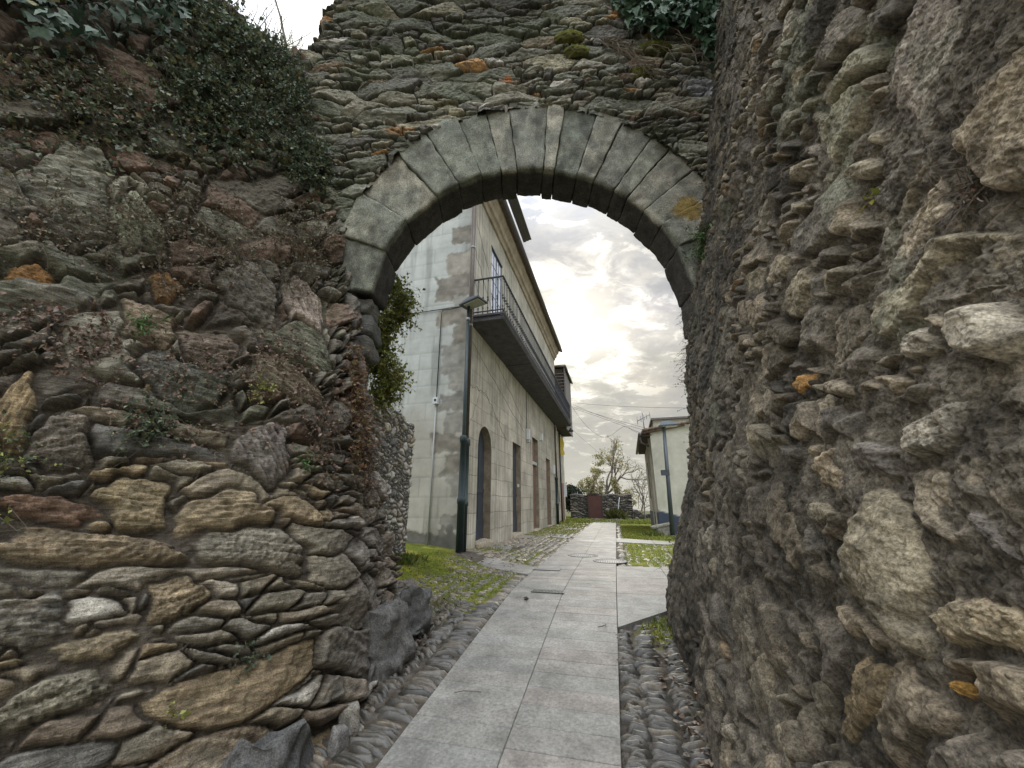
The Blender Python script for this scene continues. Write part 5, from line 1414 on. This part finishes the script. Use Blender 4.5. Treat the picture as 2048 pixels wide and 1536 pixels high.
street_lamp('street lamp with a grey lantern head in front of the stone house corner', -3.06, 7.72, 5.42, .58, -.35)
street_lamp('slender grey street lamp before the cream house on the right', 1.68, 14.05, 3.55, .62, 0., False, -.12)

# ------------------------------------------------------------------ neighbouring house, far end
def neighbour():
    r = thing('timber_gallery_house', 'neighbouring house with a dark slatted timber gallery past the balcony end', 'house', ws(HX + .02, HY + 14.3, .5), HROT)
    box_part('wall', r, M_FRONT, (-4, .02, .0, 3.4, -.3, 5.3))
    box_part('upper_wall', r, M_DARKWOOD, (-4, .6, .06, 3.4, 5.35, 9.0))
    mb = MB()
    for k in range(17): mb.box(.02, .66, .0, .055, 5.45 + k * .2, 5.5 + k * .2)
    link('slatted_side', mb.mesh('slatted_side'), M_GUTTER, r)
    box_part('corner_post', r, M_GUTTER, (.66, .74, -.02, .08, 5.3, 9.1), (.64, .68, .08, 3.4, 5.3, 9.1))
    rf = box_part('roof', r, M_TILE, (-4, .78, -.08, 3.6, 9.1, 9.2)); mb = MB(); mb.tube([(.78, -.12, 9.1), (.78, 3.6, 9.1)], .06, 8); mb.tube([(.3, -.12, 9.08), (.76, -.12, 9.1)], .05, 8); link('gutter', mb.mesh('gutter'), M_GUTTER, rf)
    mb = MB(); mb.tube([(.12, .9, -.1), (.12, .9, 5.2)], .045, 8); link('rain_pipe', mb.mesh('rain_pipe'), M_DARKIRON, r)
    wn = box_part('window', r, M_CONDUIT, (.0, .06, 1.3, 2.3, 3.9, 5.2)); box_part('pane', wn, M_PANE, (.05, .07, 1.36, 2.24, 3.96, 5.14))
    box_part('door', r, M_BROWNDOOR, (.0, .05, 1.6, 2.6, 0, 2.3))
    mb = MB(); mb.lathe([(.16, 0), (.1, .1), (.03, .2)], 10); wl = link('wall_lamp', mb.mesh('wall_lamp'), M_DARKIRON, r, (.95, -.15, 5.05))
    box_part('sign_box', r, M_WHITEBOX, (.02, .2, 2.7, 2.85, 1.5, 2.2))
    mb = MB()
    pts = [(.03, -.9, 4.6), (.04, -.4, 3.6), (.04, .3, 2.2), (.03, .6, 1.2)]
    mb.tube(pts, .02, 5); link('wall_cable', mb.mesh('wall_cable'), M_CABLE, r)
    y = thing('yellow_banner', 'small yellow cloth hanging below the timber gallery', 'banner', ws(HX + .05, HY + 15.4, 4.3), HROT)
    mb = MB(); n = 8; vs = []; 
    for i in range(n + 1):
        for j in range(2): vs.append((.05 + .03 * math.sin(i * 1.3 + j) + .28 * j, .05 * j, 1.2 * i / n * (1 if j == 0 else .8) + .1 * j))
    mb.add(vs, [(2 * i, 2 * i + 1, 2 * i + 3, 2 * i + 2) for i in range(n)]); link('cloth', mb.mesh('cloth'), M_YELLOW, y)
    mb = MB(); mb.tube([(.0, 0, 1.22), (.4, .06, 1.1)], .012, 5); link('rod', mb.mesh('rod'), M_IRON, y)
neighbour()

# ------------------------------------------------------------------ cream house on the right
def cream_house():
    r = thing('cream_house', 'low cream rendered house with dark blue plinth on the right of the lane', 'house', ws(1.40, 14.85, .5), -AL - .03)
    x = np.arange(0, 6.01, .05); z = np.arange(-.2, 4.3, .05); X, Z = np.meshgrid(x, z)
    topz = 3.62 + .13 * X
    c = np.array((.47, .46, .40)) * (1 + .12 * fbm(X * 1.2, Z * 1.2, 4, 970))[..., None]
    st = (sstep(.0, .5, fbm(X * 2.2, Z * 1.5, 4, 971) + .35 * np.exp(-((Z - 2.4) / .5) ** 2)) * .35)[..., None]
    c = c * (1 - st) + np.array((.30, .30, .26)) * st
    g = (sstep(.25, .6, fbm(X * 2.5, Z * .8, 4, 972)) * .25)[..., None]; c = c * (1 - g) + np.array((.28, .30, .20)) * g
    pl = sstep(.02, -.02, Z - (.86 - .27 * X))[..., None]
    c = c * (1 - pl) + np.array((.055, .07, .10)) * (1 + .25 * fbm(X * 4, Z * 4, 3, 973))[..., None] * pl
    keep = (Z < topz)[:-1, :-1]
    Z2 = np.minimum(Z, topz + .05)
    link('gable_wall', grid_mesh('gable_wall', np.stack([X, X * 0 - .02 * pl[..., 0], Z2], -1), c, keep), M_CREAM, r)
    sw = box_part('side_wall', r, M_CREAMSIDE, (0.0, .3, .02, 5.6, -.2, 3.55)); 
    box_part('plinth', r, M_PLINTH, (-.025, .0, .0, 5.6, -.2, .78))
    box_part('window', r, M_DARKIRON, (-.02, .005, .9, 1.5, 1.5, 3.0)); box_part('window', r, M_DARKIRON, (-.02, .005, 3.2, 3.9, 1.3, 2.8))
    box_part('corner_post', r, M_CREAMSIDE, (-.07, -.002, .5, .62, -.2, 3.5), (-.07, -.002, 1.9, 2.05, -.2, 3.5))
    rf = link('roof', None, None, r)
    mb = MB(); rnd = random.Random(4)
    for k in range(26):
        xx = -.26 + k * .22; zz = 3.60 + .13 * xx
        mb.tube([(xx, -.10, zz + .07), (xx + .26, -.10, zz + .13)], .06, 8, r1=.05)
        mb.tube([(xx, .06, zz + .09), (xx + .26, .06, zz + .15)], .06, 8, r1=.05)
    link('verge_tiles', mb.mesh('verge_tiles'), M_TILE, rf)
    mb = MB()
    for k in range(28):
        yy = -.05 + k * .2
        mb.tube([(-.30, yy, 3.56), (1.2, yy, 3.80)], .065, 6)
    link('tile_courses', mb.mesh('tile_courses'), M_TILE, rf)
    box_part('eave_board', rf, M_DARKWOOD, (-.29, .05, 0, 5.6, 3.44, 3.50))
    mb = MB(); mb.tube([(-.36, -.12, 3.52), (-.36, 5.7, 3.50)], .06, 8); mb.tube([(-.36, .1, 3.46), (-.34, .14, 3.25), (-.08, .3, 3.12)], .04, 8); link('gutter', mb.mesh('gutter'), M_GUTTER, rf)
    box_part('raised_block', r, M_CREAMSIDE, (.22, 6, 1.0, 5, 3.5, 4.22)); box_part('block_roof', r, M_GUTTER, (.15, 6.1, .9, 5.1, 4.22, 4.29))
    mb = MB(); mb.tube([(.9, .02, 3.55), (1.8, -.01, 3.3), (3.0, -.015, 3.1)], .012, 5); link('wall_cable', mb.mesh('wall_cable'), M_CABLE, r)
    # antenna
    a = thing('roof_antenna', 'thin television antenna on the cream house roof', 'antenna', ws(1.32, 15.9, 4.0), -AL)
    mb = MB(); mb.tube([(0, 0, 0), (-.03, 0, 1.05)], .02, 6); link('mast', mb.mesh('mast'), M_STEEL, a)
    mb = MB(); mb.tube([(-.25, 0, .72), (.26, .05, .98)], .012, 5)
    for k, (px, hh) in enumerate(((-.24, .32), (-.1, .24), (.02, .2), (.12, .2), (.25, .26))): mb.tube([(px, .02, .85 + px * .4 - hh / 2), (px, .02, .85 + px * .4 + hh / 2)], .009, 5)
    link('antenna_elements', mb.mesh('antenna_elements'), M_STEEL, a)
    b = thing('stone_bench', 'low grey stone block seat against the cream house wall', 'bench', ws(1.42, 14.3, .56), -AL)
    vs, fs = rblock([(-.22, -.25, -.05), (.28, -.25, -.05), (.28, .25, -.05), (-.22, .25, -.05), (-.22, -.25, .36), (.28, -.25, .36), (.28, .25, .36), (-.22, .25, .36)], .02, 6, .01, 4)
    mb = MB(); mb.add(vs, fs, (.21, .205, .18), True); link('seat_block', mb.mesh('seat_block'), M_ROUGH, b)
    vs, fs = rblock([(-.36, -.28, .22), (.3, -.28, .37), (.3, .28, .37), (-.36, .28, .22), (-.36, -.28, .30), (.3, -.28, .44), (.3, .28, .44), (-.36, .28, .30)], .015, 6, .008, 5)
    mb = MB(); mb.add(vs, fs, (.23, .225, .19), True); link('sloping_slab', mb.mesh('sloping_slab'), M_ROUGH, b)
M_CREAMSIDE = mat_plain('cream_render_side', (.44, .42, .35), .92, 0, .2, 3, .15)
M_PLINTH = mat_plain('blue_grey_plinth', (.055, .065, .085), .85, 0, .3, 4, .15)
cream_house()

# ------------------------------------------------------------------ far end of the lane
def far_wall():
    r = street('dry_stone_wall', 'dark dry stone wall with a red door closing the lane', 'stone wall', -3.05, 28.0, .5)
    cols = [(3, (.13, .125, .115)), (2, (.20, .19, .175)), (2, (.085, .08, .075)), (1, (.17, .14, .11))]
    stone_sheet('wall_face', 4.1, 1.75, 980, .34, .13, cols, M_SCHIST, r, res=.03, depth=.08, top=lambda X: 1.72 + .04 * np.sin(X * 5) - .05 * X * .2)
    box_part('wall_core', r, M_SCHIST, (0, 4.08, .03, .5, -.2, 1.55))
    d = box_part('door', r, M_REDDOOR, (1.25, 2.1, -.1, -.05, 0, 1.62)); box_part('door_frame', d, M_DARKWOOD, (1.18, 1.25, -.13, -.02, 0, 1.68), (2.1, 2.17, -.13, -.02, 0, 1.68), (1.18, 2.17, -.13, -.02, 1.68, 1.76))
    mb = MB(); mb.tube([(2.0, -.1, .85), (2.0, -.15, .85)], .02, 6); link('handle', mb.mesh('handle'), M_IRON, d)
    r2 = street('ruined_wall', 'low tumbled stone wall continuing right of the dry stone wall', 'stone wall', 1.05, 27.6, .45)
    stone_sheet('wall_face', 1.6, .7, 990, .3, .16, cols, M_SCHIST, r2, res=.04, depth=.1, top=lambda X: .72 - .22 * X + .07 * np.sin(X * 7)); box_part('wall_core', r2, M_SCHIST, (0, 1.5, .04, .4, -.3, .25))
    s = street('leaning_stick', 'pale stick leaning against the dry stone wall', 'stick', 0, 27.3, .5)
    mb = MB(); mb.tube([(0, 0, 0), (.13, .3, .8), (.26, .55, 1.5)], .025, 6); link('shaft', mb.mesh('shaft'), M_CONDUIT, s)
    b = street('rubble_heap', 'dark low rubble heap at the end of the slab path', 'rocks', -.7, 25.2, .5)
    for k in range(9):
        rnd = random.Random(k); vs, fs = rblock([(a * .28 * rnd.uniform(.6, 1.2), c * .2 * rnd.uniform(.7, 1.2), e) for e in (0, .16) for a, c in ((-1, -1), (1, -1), (1, 1), (-1, 1))], .05, 4, .04, k + 50)
        mb = MB(); mb.add(vs, fs, (.10, .095, .085), True); link('stone', mb.mesh('stone'), M_ROUGH, b, (rnd.uniform(-.9, .9), rnd.uniform(-.3, .3), rnd.uniform(-.05, .06)), rnd.uniform(0, 3))
far_wall()

def tree(name, label, x, y, hgt, seed, n_leaf, cols, leaf, spread=.5, crown=None, r0=.14, levels=5, mat=None, droop=.0, cat='tree'):
    rng = np.random.default_rng(seed)
    r = street(name, label, cat, x, y, float(gz(x, y)) - .1)
    trunk = MB(); br = MB(); tips = []
    def grow(p, d, L, rad, lev):
        q = p.copy(); pts = [p]; dd = d.copy()
        for k in range(3):
            dd = unit(dd + rng.normal(0, .16, 3) + np.array((0, 0, .06 - droop * (lev < levels - 1)))); q = q + dd * L / 3; pts.append(q)
        (trunk if lev == levels else br).tube(pts, rad, 6 if lev > 2 else 4, r1=rad * .62, cap=False)
        if lev <= 2: tips.append((pts, dd))
        if lev <= 0: return
        for k in range(rng.integers(2, 4)):
            t = rng.uniform(.45, 1.0); o = pts[1] + (pts[3] - pts[1]) * max(0, (t - .33) / .67)
            nd = unit(dd + rng.normal(0, spread, 3)); grow(o, nd, L * rng.uniform(.6, .82), rad * .58, lev - 1)
    grow(np.array((0., 0, 0)), np.array((.0, 0, 1.)), hgt * .36, r0, levels)
    link('trunk', trunk.mesh('trunk'), M_BARK, r); link('branches', br.mesh('branches'), M_BARK, r)
    P = []
    for (pts, d) in tips:
        for t in rng.uniform(0, 1, 6): P.append(pts[0] + (pts[-1] - pts[0]) * t)
    P = np.array(P); w = np.ones(len(P)) if crown is None else crown(P)
    idx = rng.choice(len(P), n_leaf, p=w / w.sum()); pos = P[idx] + rng.normal(0, .10, (n_leaf, 3))
    link('crown', leaf_mesh('crown', pos, unit(rng.normal(0, 1, (n_leaf, 3)) + np.array((0, -.2, .5))), rng.normal(0, 1, (n_leaf, 3)) + np.array((0, 0, -.4)), leaf * rng.uniform(.6, 1.4, n_leaf), pick(rng, n_leaf, cols, .35)), mat or M_BACKLEAF, r)
OLIVE = [(3, (.32, .30, .14)), (3, (.25, .25, .11)), (2, (.40, .35, .18)), (1, (.42, .30, .2))]
tree('autumn_tree', 'olive leafed tree with a half bare crown behind the dry stone wall', -1.25, 31.5, 7.2, 201, 2100, OLIVE, .11, .55, lambda P: np.exp(-((P[:, 2] - 3.6) / 1.9) ** 2) * np.exp(-np.clip(P[:, 0] - .1, 0, None) * 1.3) + .04, .15, 5)
tree('leafy_bush', 'rounded olive bush left of the half bare tree', -2.7, 31.8, 4.8, 202, 2600, OLIVE, .12, .7, None, .1, 4)
tree('leafy_bush', 'low olive bush behind the dry stone wall right of the tree trunk', .1, 31.0, 3.6, 206, 1800, OLIVE, .11, .75, None, .07, 4)
tree('dark_evergreen', 'dark evergreen bush at the left end of the dry stone wall', -3.7, 29.5, 3.2, 203, 5200, [(3, (.018, .03, .014)), (2, (.03, .045, .02))], .13, .8, None, .1, 4, M_LEAF, cat='bush')
tree('bare_tree', 'leafless pale tree with fine twigs between the stone wall and cream house', 1.7, 31.0, 4.8, 204, 160, OLIVE, .08, .75, None, .07, 5, None, .04)
tree('bare_shrub', 'leafless shrub with drooping twigs beside the cream house', 1.75, 27.2, 3.4, 205, 120, OLIVE, .07, .8, None, .05, 5, None, .05, cat='shrub')

def tufts():
    def tuft(label, x, y, n, h, sp, seed, cols, z0=None):
        rng = np.random.default_rng(seed); pos = np.c_[rng.normal(0, sp, n), rng.normal(0, sp, n), np.zeros(n)]
        d = np.c_[rng.normal(0, .45, n), rng.normal(0, .45, n), np.ones(n)]; nr = unit(np.c_[rng.normal(0, 1, (n, 2)), np.full(n, .2)])
        o = link('grass_tuft', leaf_mesh('grass_tuft', pos, nr, d, h * rng.uniform(.5, 1.2, n), pick(rng, n, cols, .3), (T_LONG[0] * np.array((1, .35, 1)), T_LONG[1])), M_LEAF, None, ws(x, y, float(gz(x, y)) - .01), -AL)
        tag(o, label, 'grass tuft')
    G = [(2, (.10, .16, .03)), (2, (.15, .19, .04)), (1, (.2, .2, .06))]
    tuft('green grass tuft at the foot of the pale garden wall', -3.3, 5.9, 500, .16, .13, 1, G)
    tuft('tall grass clump at the foot of the leaning stick', -.05, 26.8, 300, .8, .22, 2, [(2, (.09, .10, .03)), (1, (.14, .13, .05))])
    tuft('bright green grass clump beside the stone bench', 1.12, 14.05, 420, .2, .13, 3, G)
    tuft('sparse grass tuft on the cobbles by the right jamb', .38, 4.35, 160, .07, .07, 4, G)
    tuft('dry grass tuft behind the dark jagged rock', -1.95, 4.45, 120, .10, .12, 5, [(2, (.32, .29, .18)), (1, (.2, .2, .08))])
tufts()

def wires():
    def wire(label, a, b, sag, r=.007):
        a = ws(*a); b = ws(*b); mb = MB(); pts = []
        for t in np.linspace(0, 1, 14): p = a.lerp(b, t); pts.append(p - a - Vector((0, 0, sag * 4 * t * (1 - t))))
        mb.tube(pts, r, 4); tag(link('overhead_cable', mb.mesh('overhead_cable'), M_CABLE, None, a), label, 'cable')
    wire('highest overhead cable crossing towards the right wall', (-2.05, 22.3, 7.3), (4.2, 16, 5.1), .1)
    wire('second overhead cable, down to the cream house roof block', (-2.05, 22.3, 7.2), (2.2, 16.2, 4.1), .12)
    wire('third overhead cable just under the second one', (-2.05, 22.3, 7.05), (3.0, 16, 3.9), .05)
    wire('lowest straight overhead cable to the cream house eave', (-2.05, 22.3, 6.95), (1.3, 16, 4.2), -.05)
    wire('slack cable drooping from the gallery corner to the tree', (-2.1, 22.3, 7.1), (-.35, 22, 5.1), .35)
    wire('cable running from under the balcony end behind the tree', (-2.2, 22.0, 5.75), (.3, 30, 4.2), .1)
    mb = MB(); mb.tube([(-.32 - -.32, 0, 0), (.42, 0, .16), (.78, 0, .45), (1.08, 0, .62), (1.3, 0, .58), (1.5, 0, .35), (1.75, 0, .22)], .007, 4)
    tag(link('overhead_cable', mb.mesh('overhead_cable'), M_CABLE, None, ws(-.32, 22, 5.08), -AL), 'looped cable hanging in an arc near the antenna', 'cable')
wires()

# ------------------------------------------------------------------ sky, sun, camera
def build_world():
    w = bpy.data.worlds.new('World'); scn.world = w; w.use_nodes = True
    nt = w.node_tree; nt.nodes.clear()
    L = nt.links.new
    out = nt.nodes.new('ShaderNodeOutputWorld'); bg = nt.nodes.new('ShaderNodeBackground'); L(bg.outputs[0], out.inputs[0])
    sky = N(nt, 'ShaderNodeTexSky', sky_type='NISHITA', sun_disc=False, sun_elevation=SUN_EL, sun_rotation=SUN_AZ)
    sky.air_density = 1.2; sky.dust_density = 3.0
    tc = N(nt, 'ShaderNodeTexCoord'); sp = N(nt, 'ShaderNodeSeparateXYZ'); L(tc.outputs['Generated'], sp.inputs[0])
    def M(op, a, b=None, c=None):
        n = N(nt, 'ShaderNodeMath', operation=op)
        for i, v in enumerate((a, b, c)):
            if v is None: continue
            if isinstance(v, (int, float)): n.inputs[i].default_value = v
            else: L(v, n.inputs[i])
        return n.outputs[0]
    def MR(v, a, b, lo, hi, smooth=True):
        n = N(nt, 'ShaderNodeMapRange', i_1=a, i_2=b, i_3=lo, i_4=hi)
        if smooth: n.interpolation_type = 'SMOOTHSTEP'
        L(v, n.inputs[0]); return n.outputs[0]
    def mix(f, a, b, blend='MIX'):
        n = N(nt, 'ShaderNodeMix', data_type='RGBA', blend_type=blend)
        for k, v in ((0, f), (6, a), (7, b)):
            if isinstance(v, (int, float)): n.inputs[k].default_value = v
            elif isinstance(v, tuple): n.inputs[k].default_value = (*v, 1)
            else: L(v, n.inputs[k])
        return n.outputs[2]
    z = sp.outputs[2]
    den = M('ADD', M('MAXIMUM', z, 0.), .26)
    cv = N(nt, 'ShaderNodeCombineXYZ'); L(M('DIVIDE', sp.outputs[0], den), cv.inputs[0]); L(M('DIVIDE', sp.outputs[1], den), cv.inputs[1])
    def noise(scale, det, rough=.6, off=(0, 0, 0), dist=0., sq=1.):
        mp = N(nt, 'ShaderNodeMapping'); mp.inputs['Location'].default_value = off; mp.inputs['Scale'].default_value = (1, sq, 1)
        L(cv.outputs[0], mp.inputs[0])
        n = N(nt, 'ShaderNodeTexNoise', i_Scale=scale, i_Detail=det, i_Roughness=rough, i_Distortion=dist)
        L(mp.outputs[0], n.inputs['Vector']); return n.outputs[0]
    nA = noise(1.7, 8., .6, (3.1, 1.7, 0), .2); nB = noise(7.0, 8., .62, (1.2, 5.3, 0), .35, 1.3); nC = noise(3.2, 6., .6, (7.7, 2.2, 0), .3)
    grey = mix(MR(nA, .36, .66, 0., 1.), (.30, .34, .425), (.53, .53, .515))
    grey = mix(MR(nC, .45, .68, 0., .55), grey, (.64, .63, .58))
    col = mix(MR(nA, .30, .48, .72, .93), mix(1., sky.outputs[0], (.085, .085, .085), 'MULTIPLY'), grey)
    col = mix(M('MULTIPLY', MR(z, .39, .33, 0., .72), MR(z, .02, .12, .3, 1.)), col, (.50, .49, .435))
    # low warm band at the horizon
    col = mix(MR(z, .2, .02, 0., .8), col, (.66, .645, .56))
    # light behind the cloud round the sun
    sd = (math.sin(SUN_AZ) * math.cos(SUN_EL), math.cos(SUN_AZ) * math.cos(SUN_EL), math.sin(SUN_EL))
    dt = N(nt, 'ShaderNodeVectorMath', operation='DOT_PRODUCT'); L(tc.outputs['Generated'], dt.inputs[0]); dt.inputs[1].default_value = sd
    d = M('MAXIMUM', dt.outputs['Value'], 0.)
    veil = MR(nB, .40, .60, .25, 1.2)
    g1 = M('MULTIPLY', M('MULTIPLY', M('POWER', d, 130.), 1.6), veil); g2 = M('MULTIPLY', M('MULTIPLY', M('POWER', d, 60.), .36), veil)
    bits = M('MULTIPLY', M('MULTIPLY', MR(nB, .55, .61, 0., 1.), M('POWER', d, 16.)), .38)
    glow = M('ADD', M('ADD', g1, g2), bits)
    col = mix(1., col, mix(1., (1., .94, .77), glow, 'MULTIPLY'), 'ADD')
    # the sky overhead and behind is brighter than the veiled part ahead
    k = M('MULTIPLY', MR(z, .56, .88, 1., 4.2), MR(sp.outputs[1], .3, -.5, 1., 3.0))
    col = mix(1., col, k, 'MULTIPLY')
    bg.inputs[1].default_value = 1.0
    L(col, bg.inputs[0])
    sun = bpy.data.lights.new('sun', 'SUN'); sun.energy = 1.0; sun.angle = math.radians(11); sun.color = (1, .93, .80)
    so = bpy.data.objects.new('sun', sun); COL.objects.link(so)
    so.rotation_euler = Vector(sd).to_track_quat('Z', 'Y').to_euler()
    so.location = (3, 20, 12)
build_world()

cam = bpy.data.cameras.new('camera'); co = bpy.data.objects.new('camera', cam); COL.objects.link(co)
cam.sensor_width = 36; cam.lens = 770 / 2048 * 36; cam.clip_start = .02; cam.clip_end = 20000
co.location = (0, 0, CAM_H); co.rotation_euler = (PI / 2 + PITCH, 0, 0)
scn.camera = co
scn.view_settings.view_transform = 'Standard'; scn.view_settings.look = 'None'
scn.view_settings.exposure = 0; scn.view_settings.gamma = 1
scn.render.engine = 'CYCLES'
scn.cycles.max_bounces = 5; scn.cycles.diffuse_bounces = 4; scn.cycles.glossy_bounces = 2; scn.cycles.transmission_bounces = 3
scn.cycles.use_denoising = True
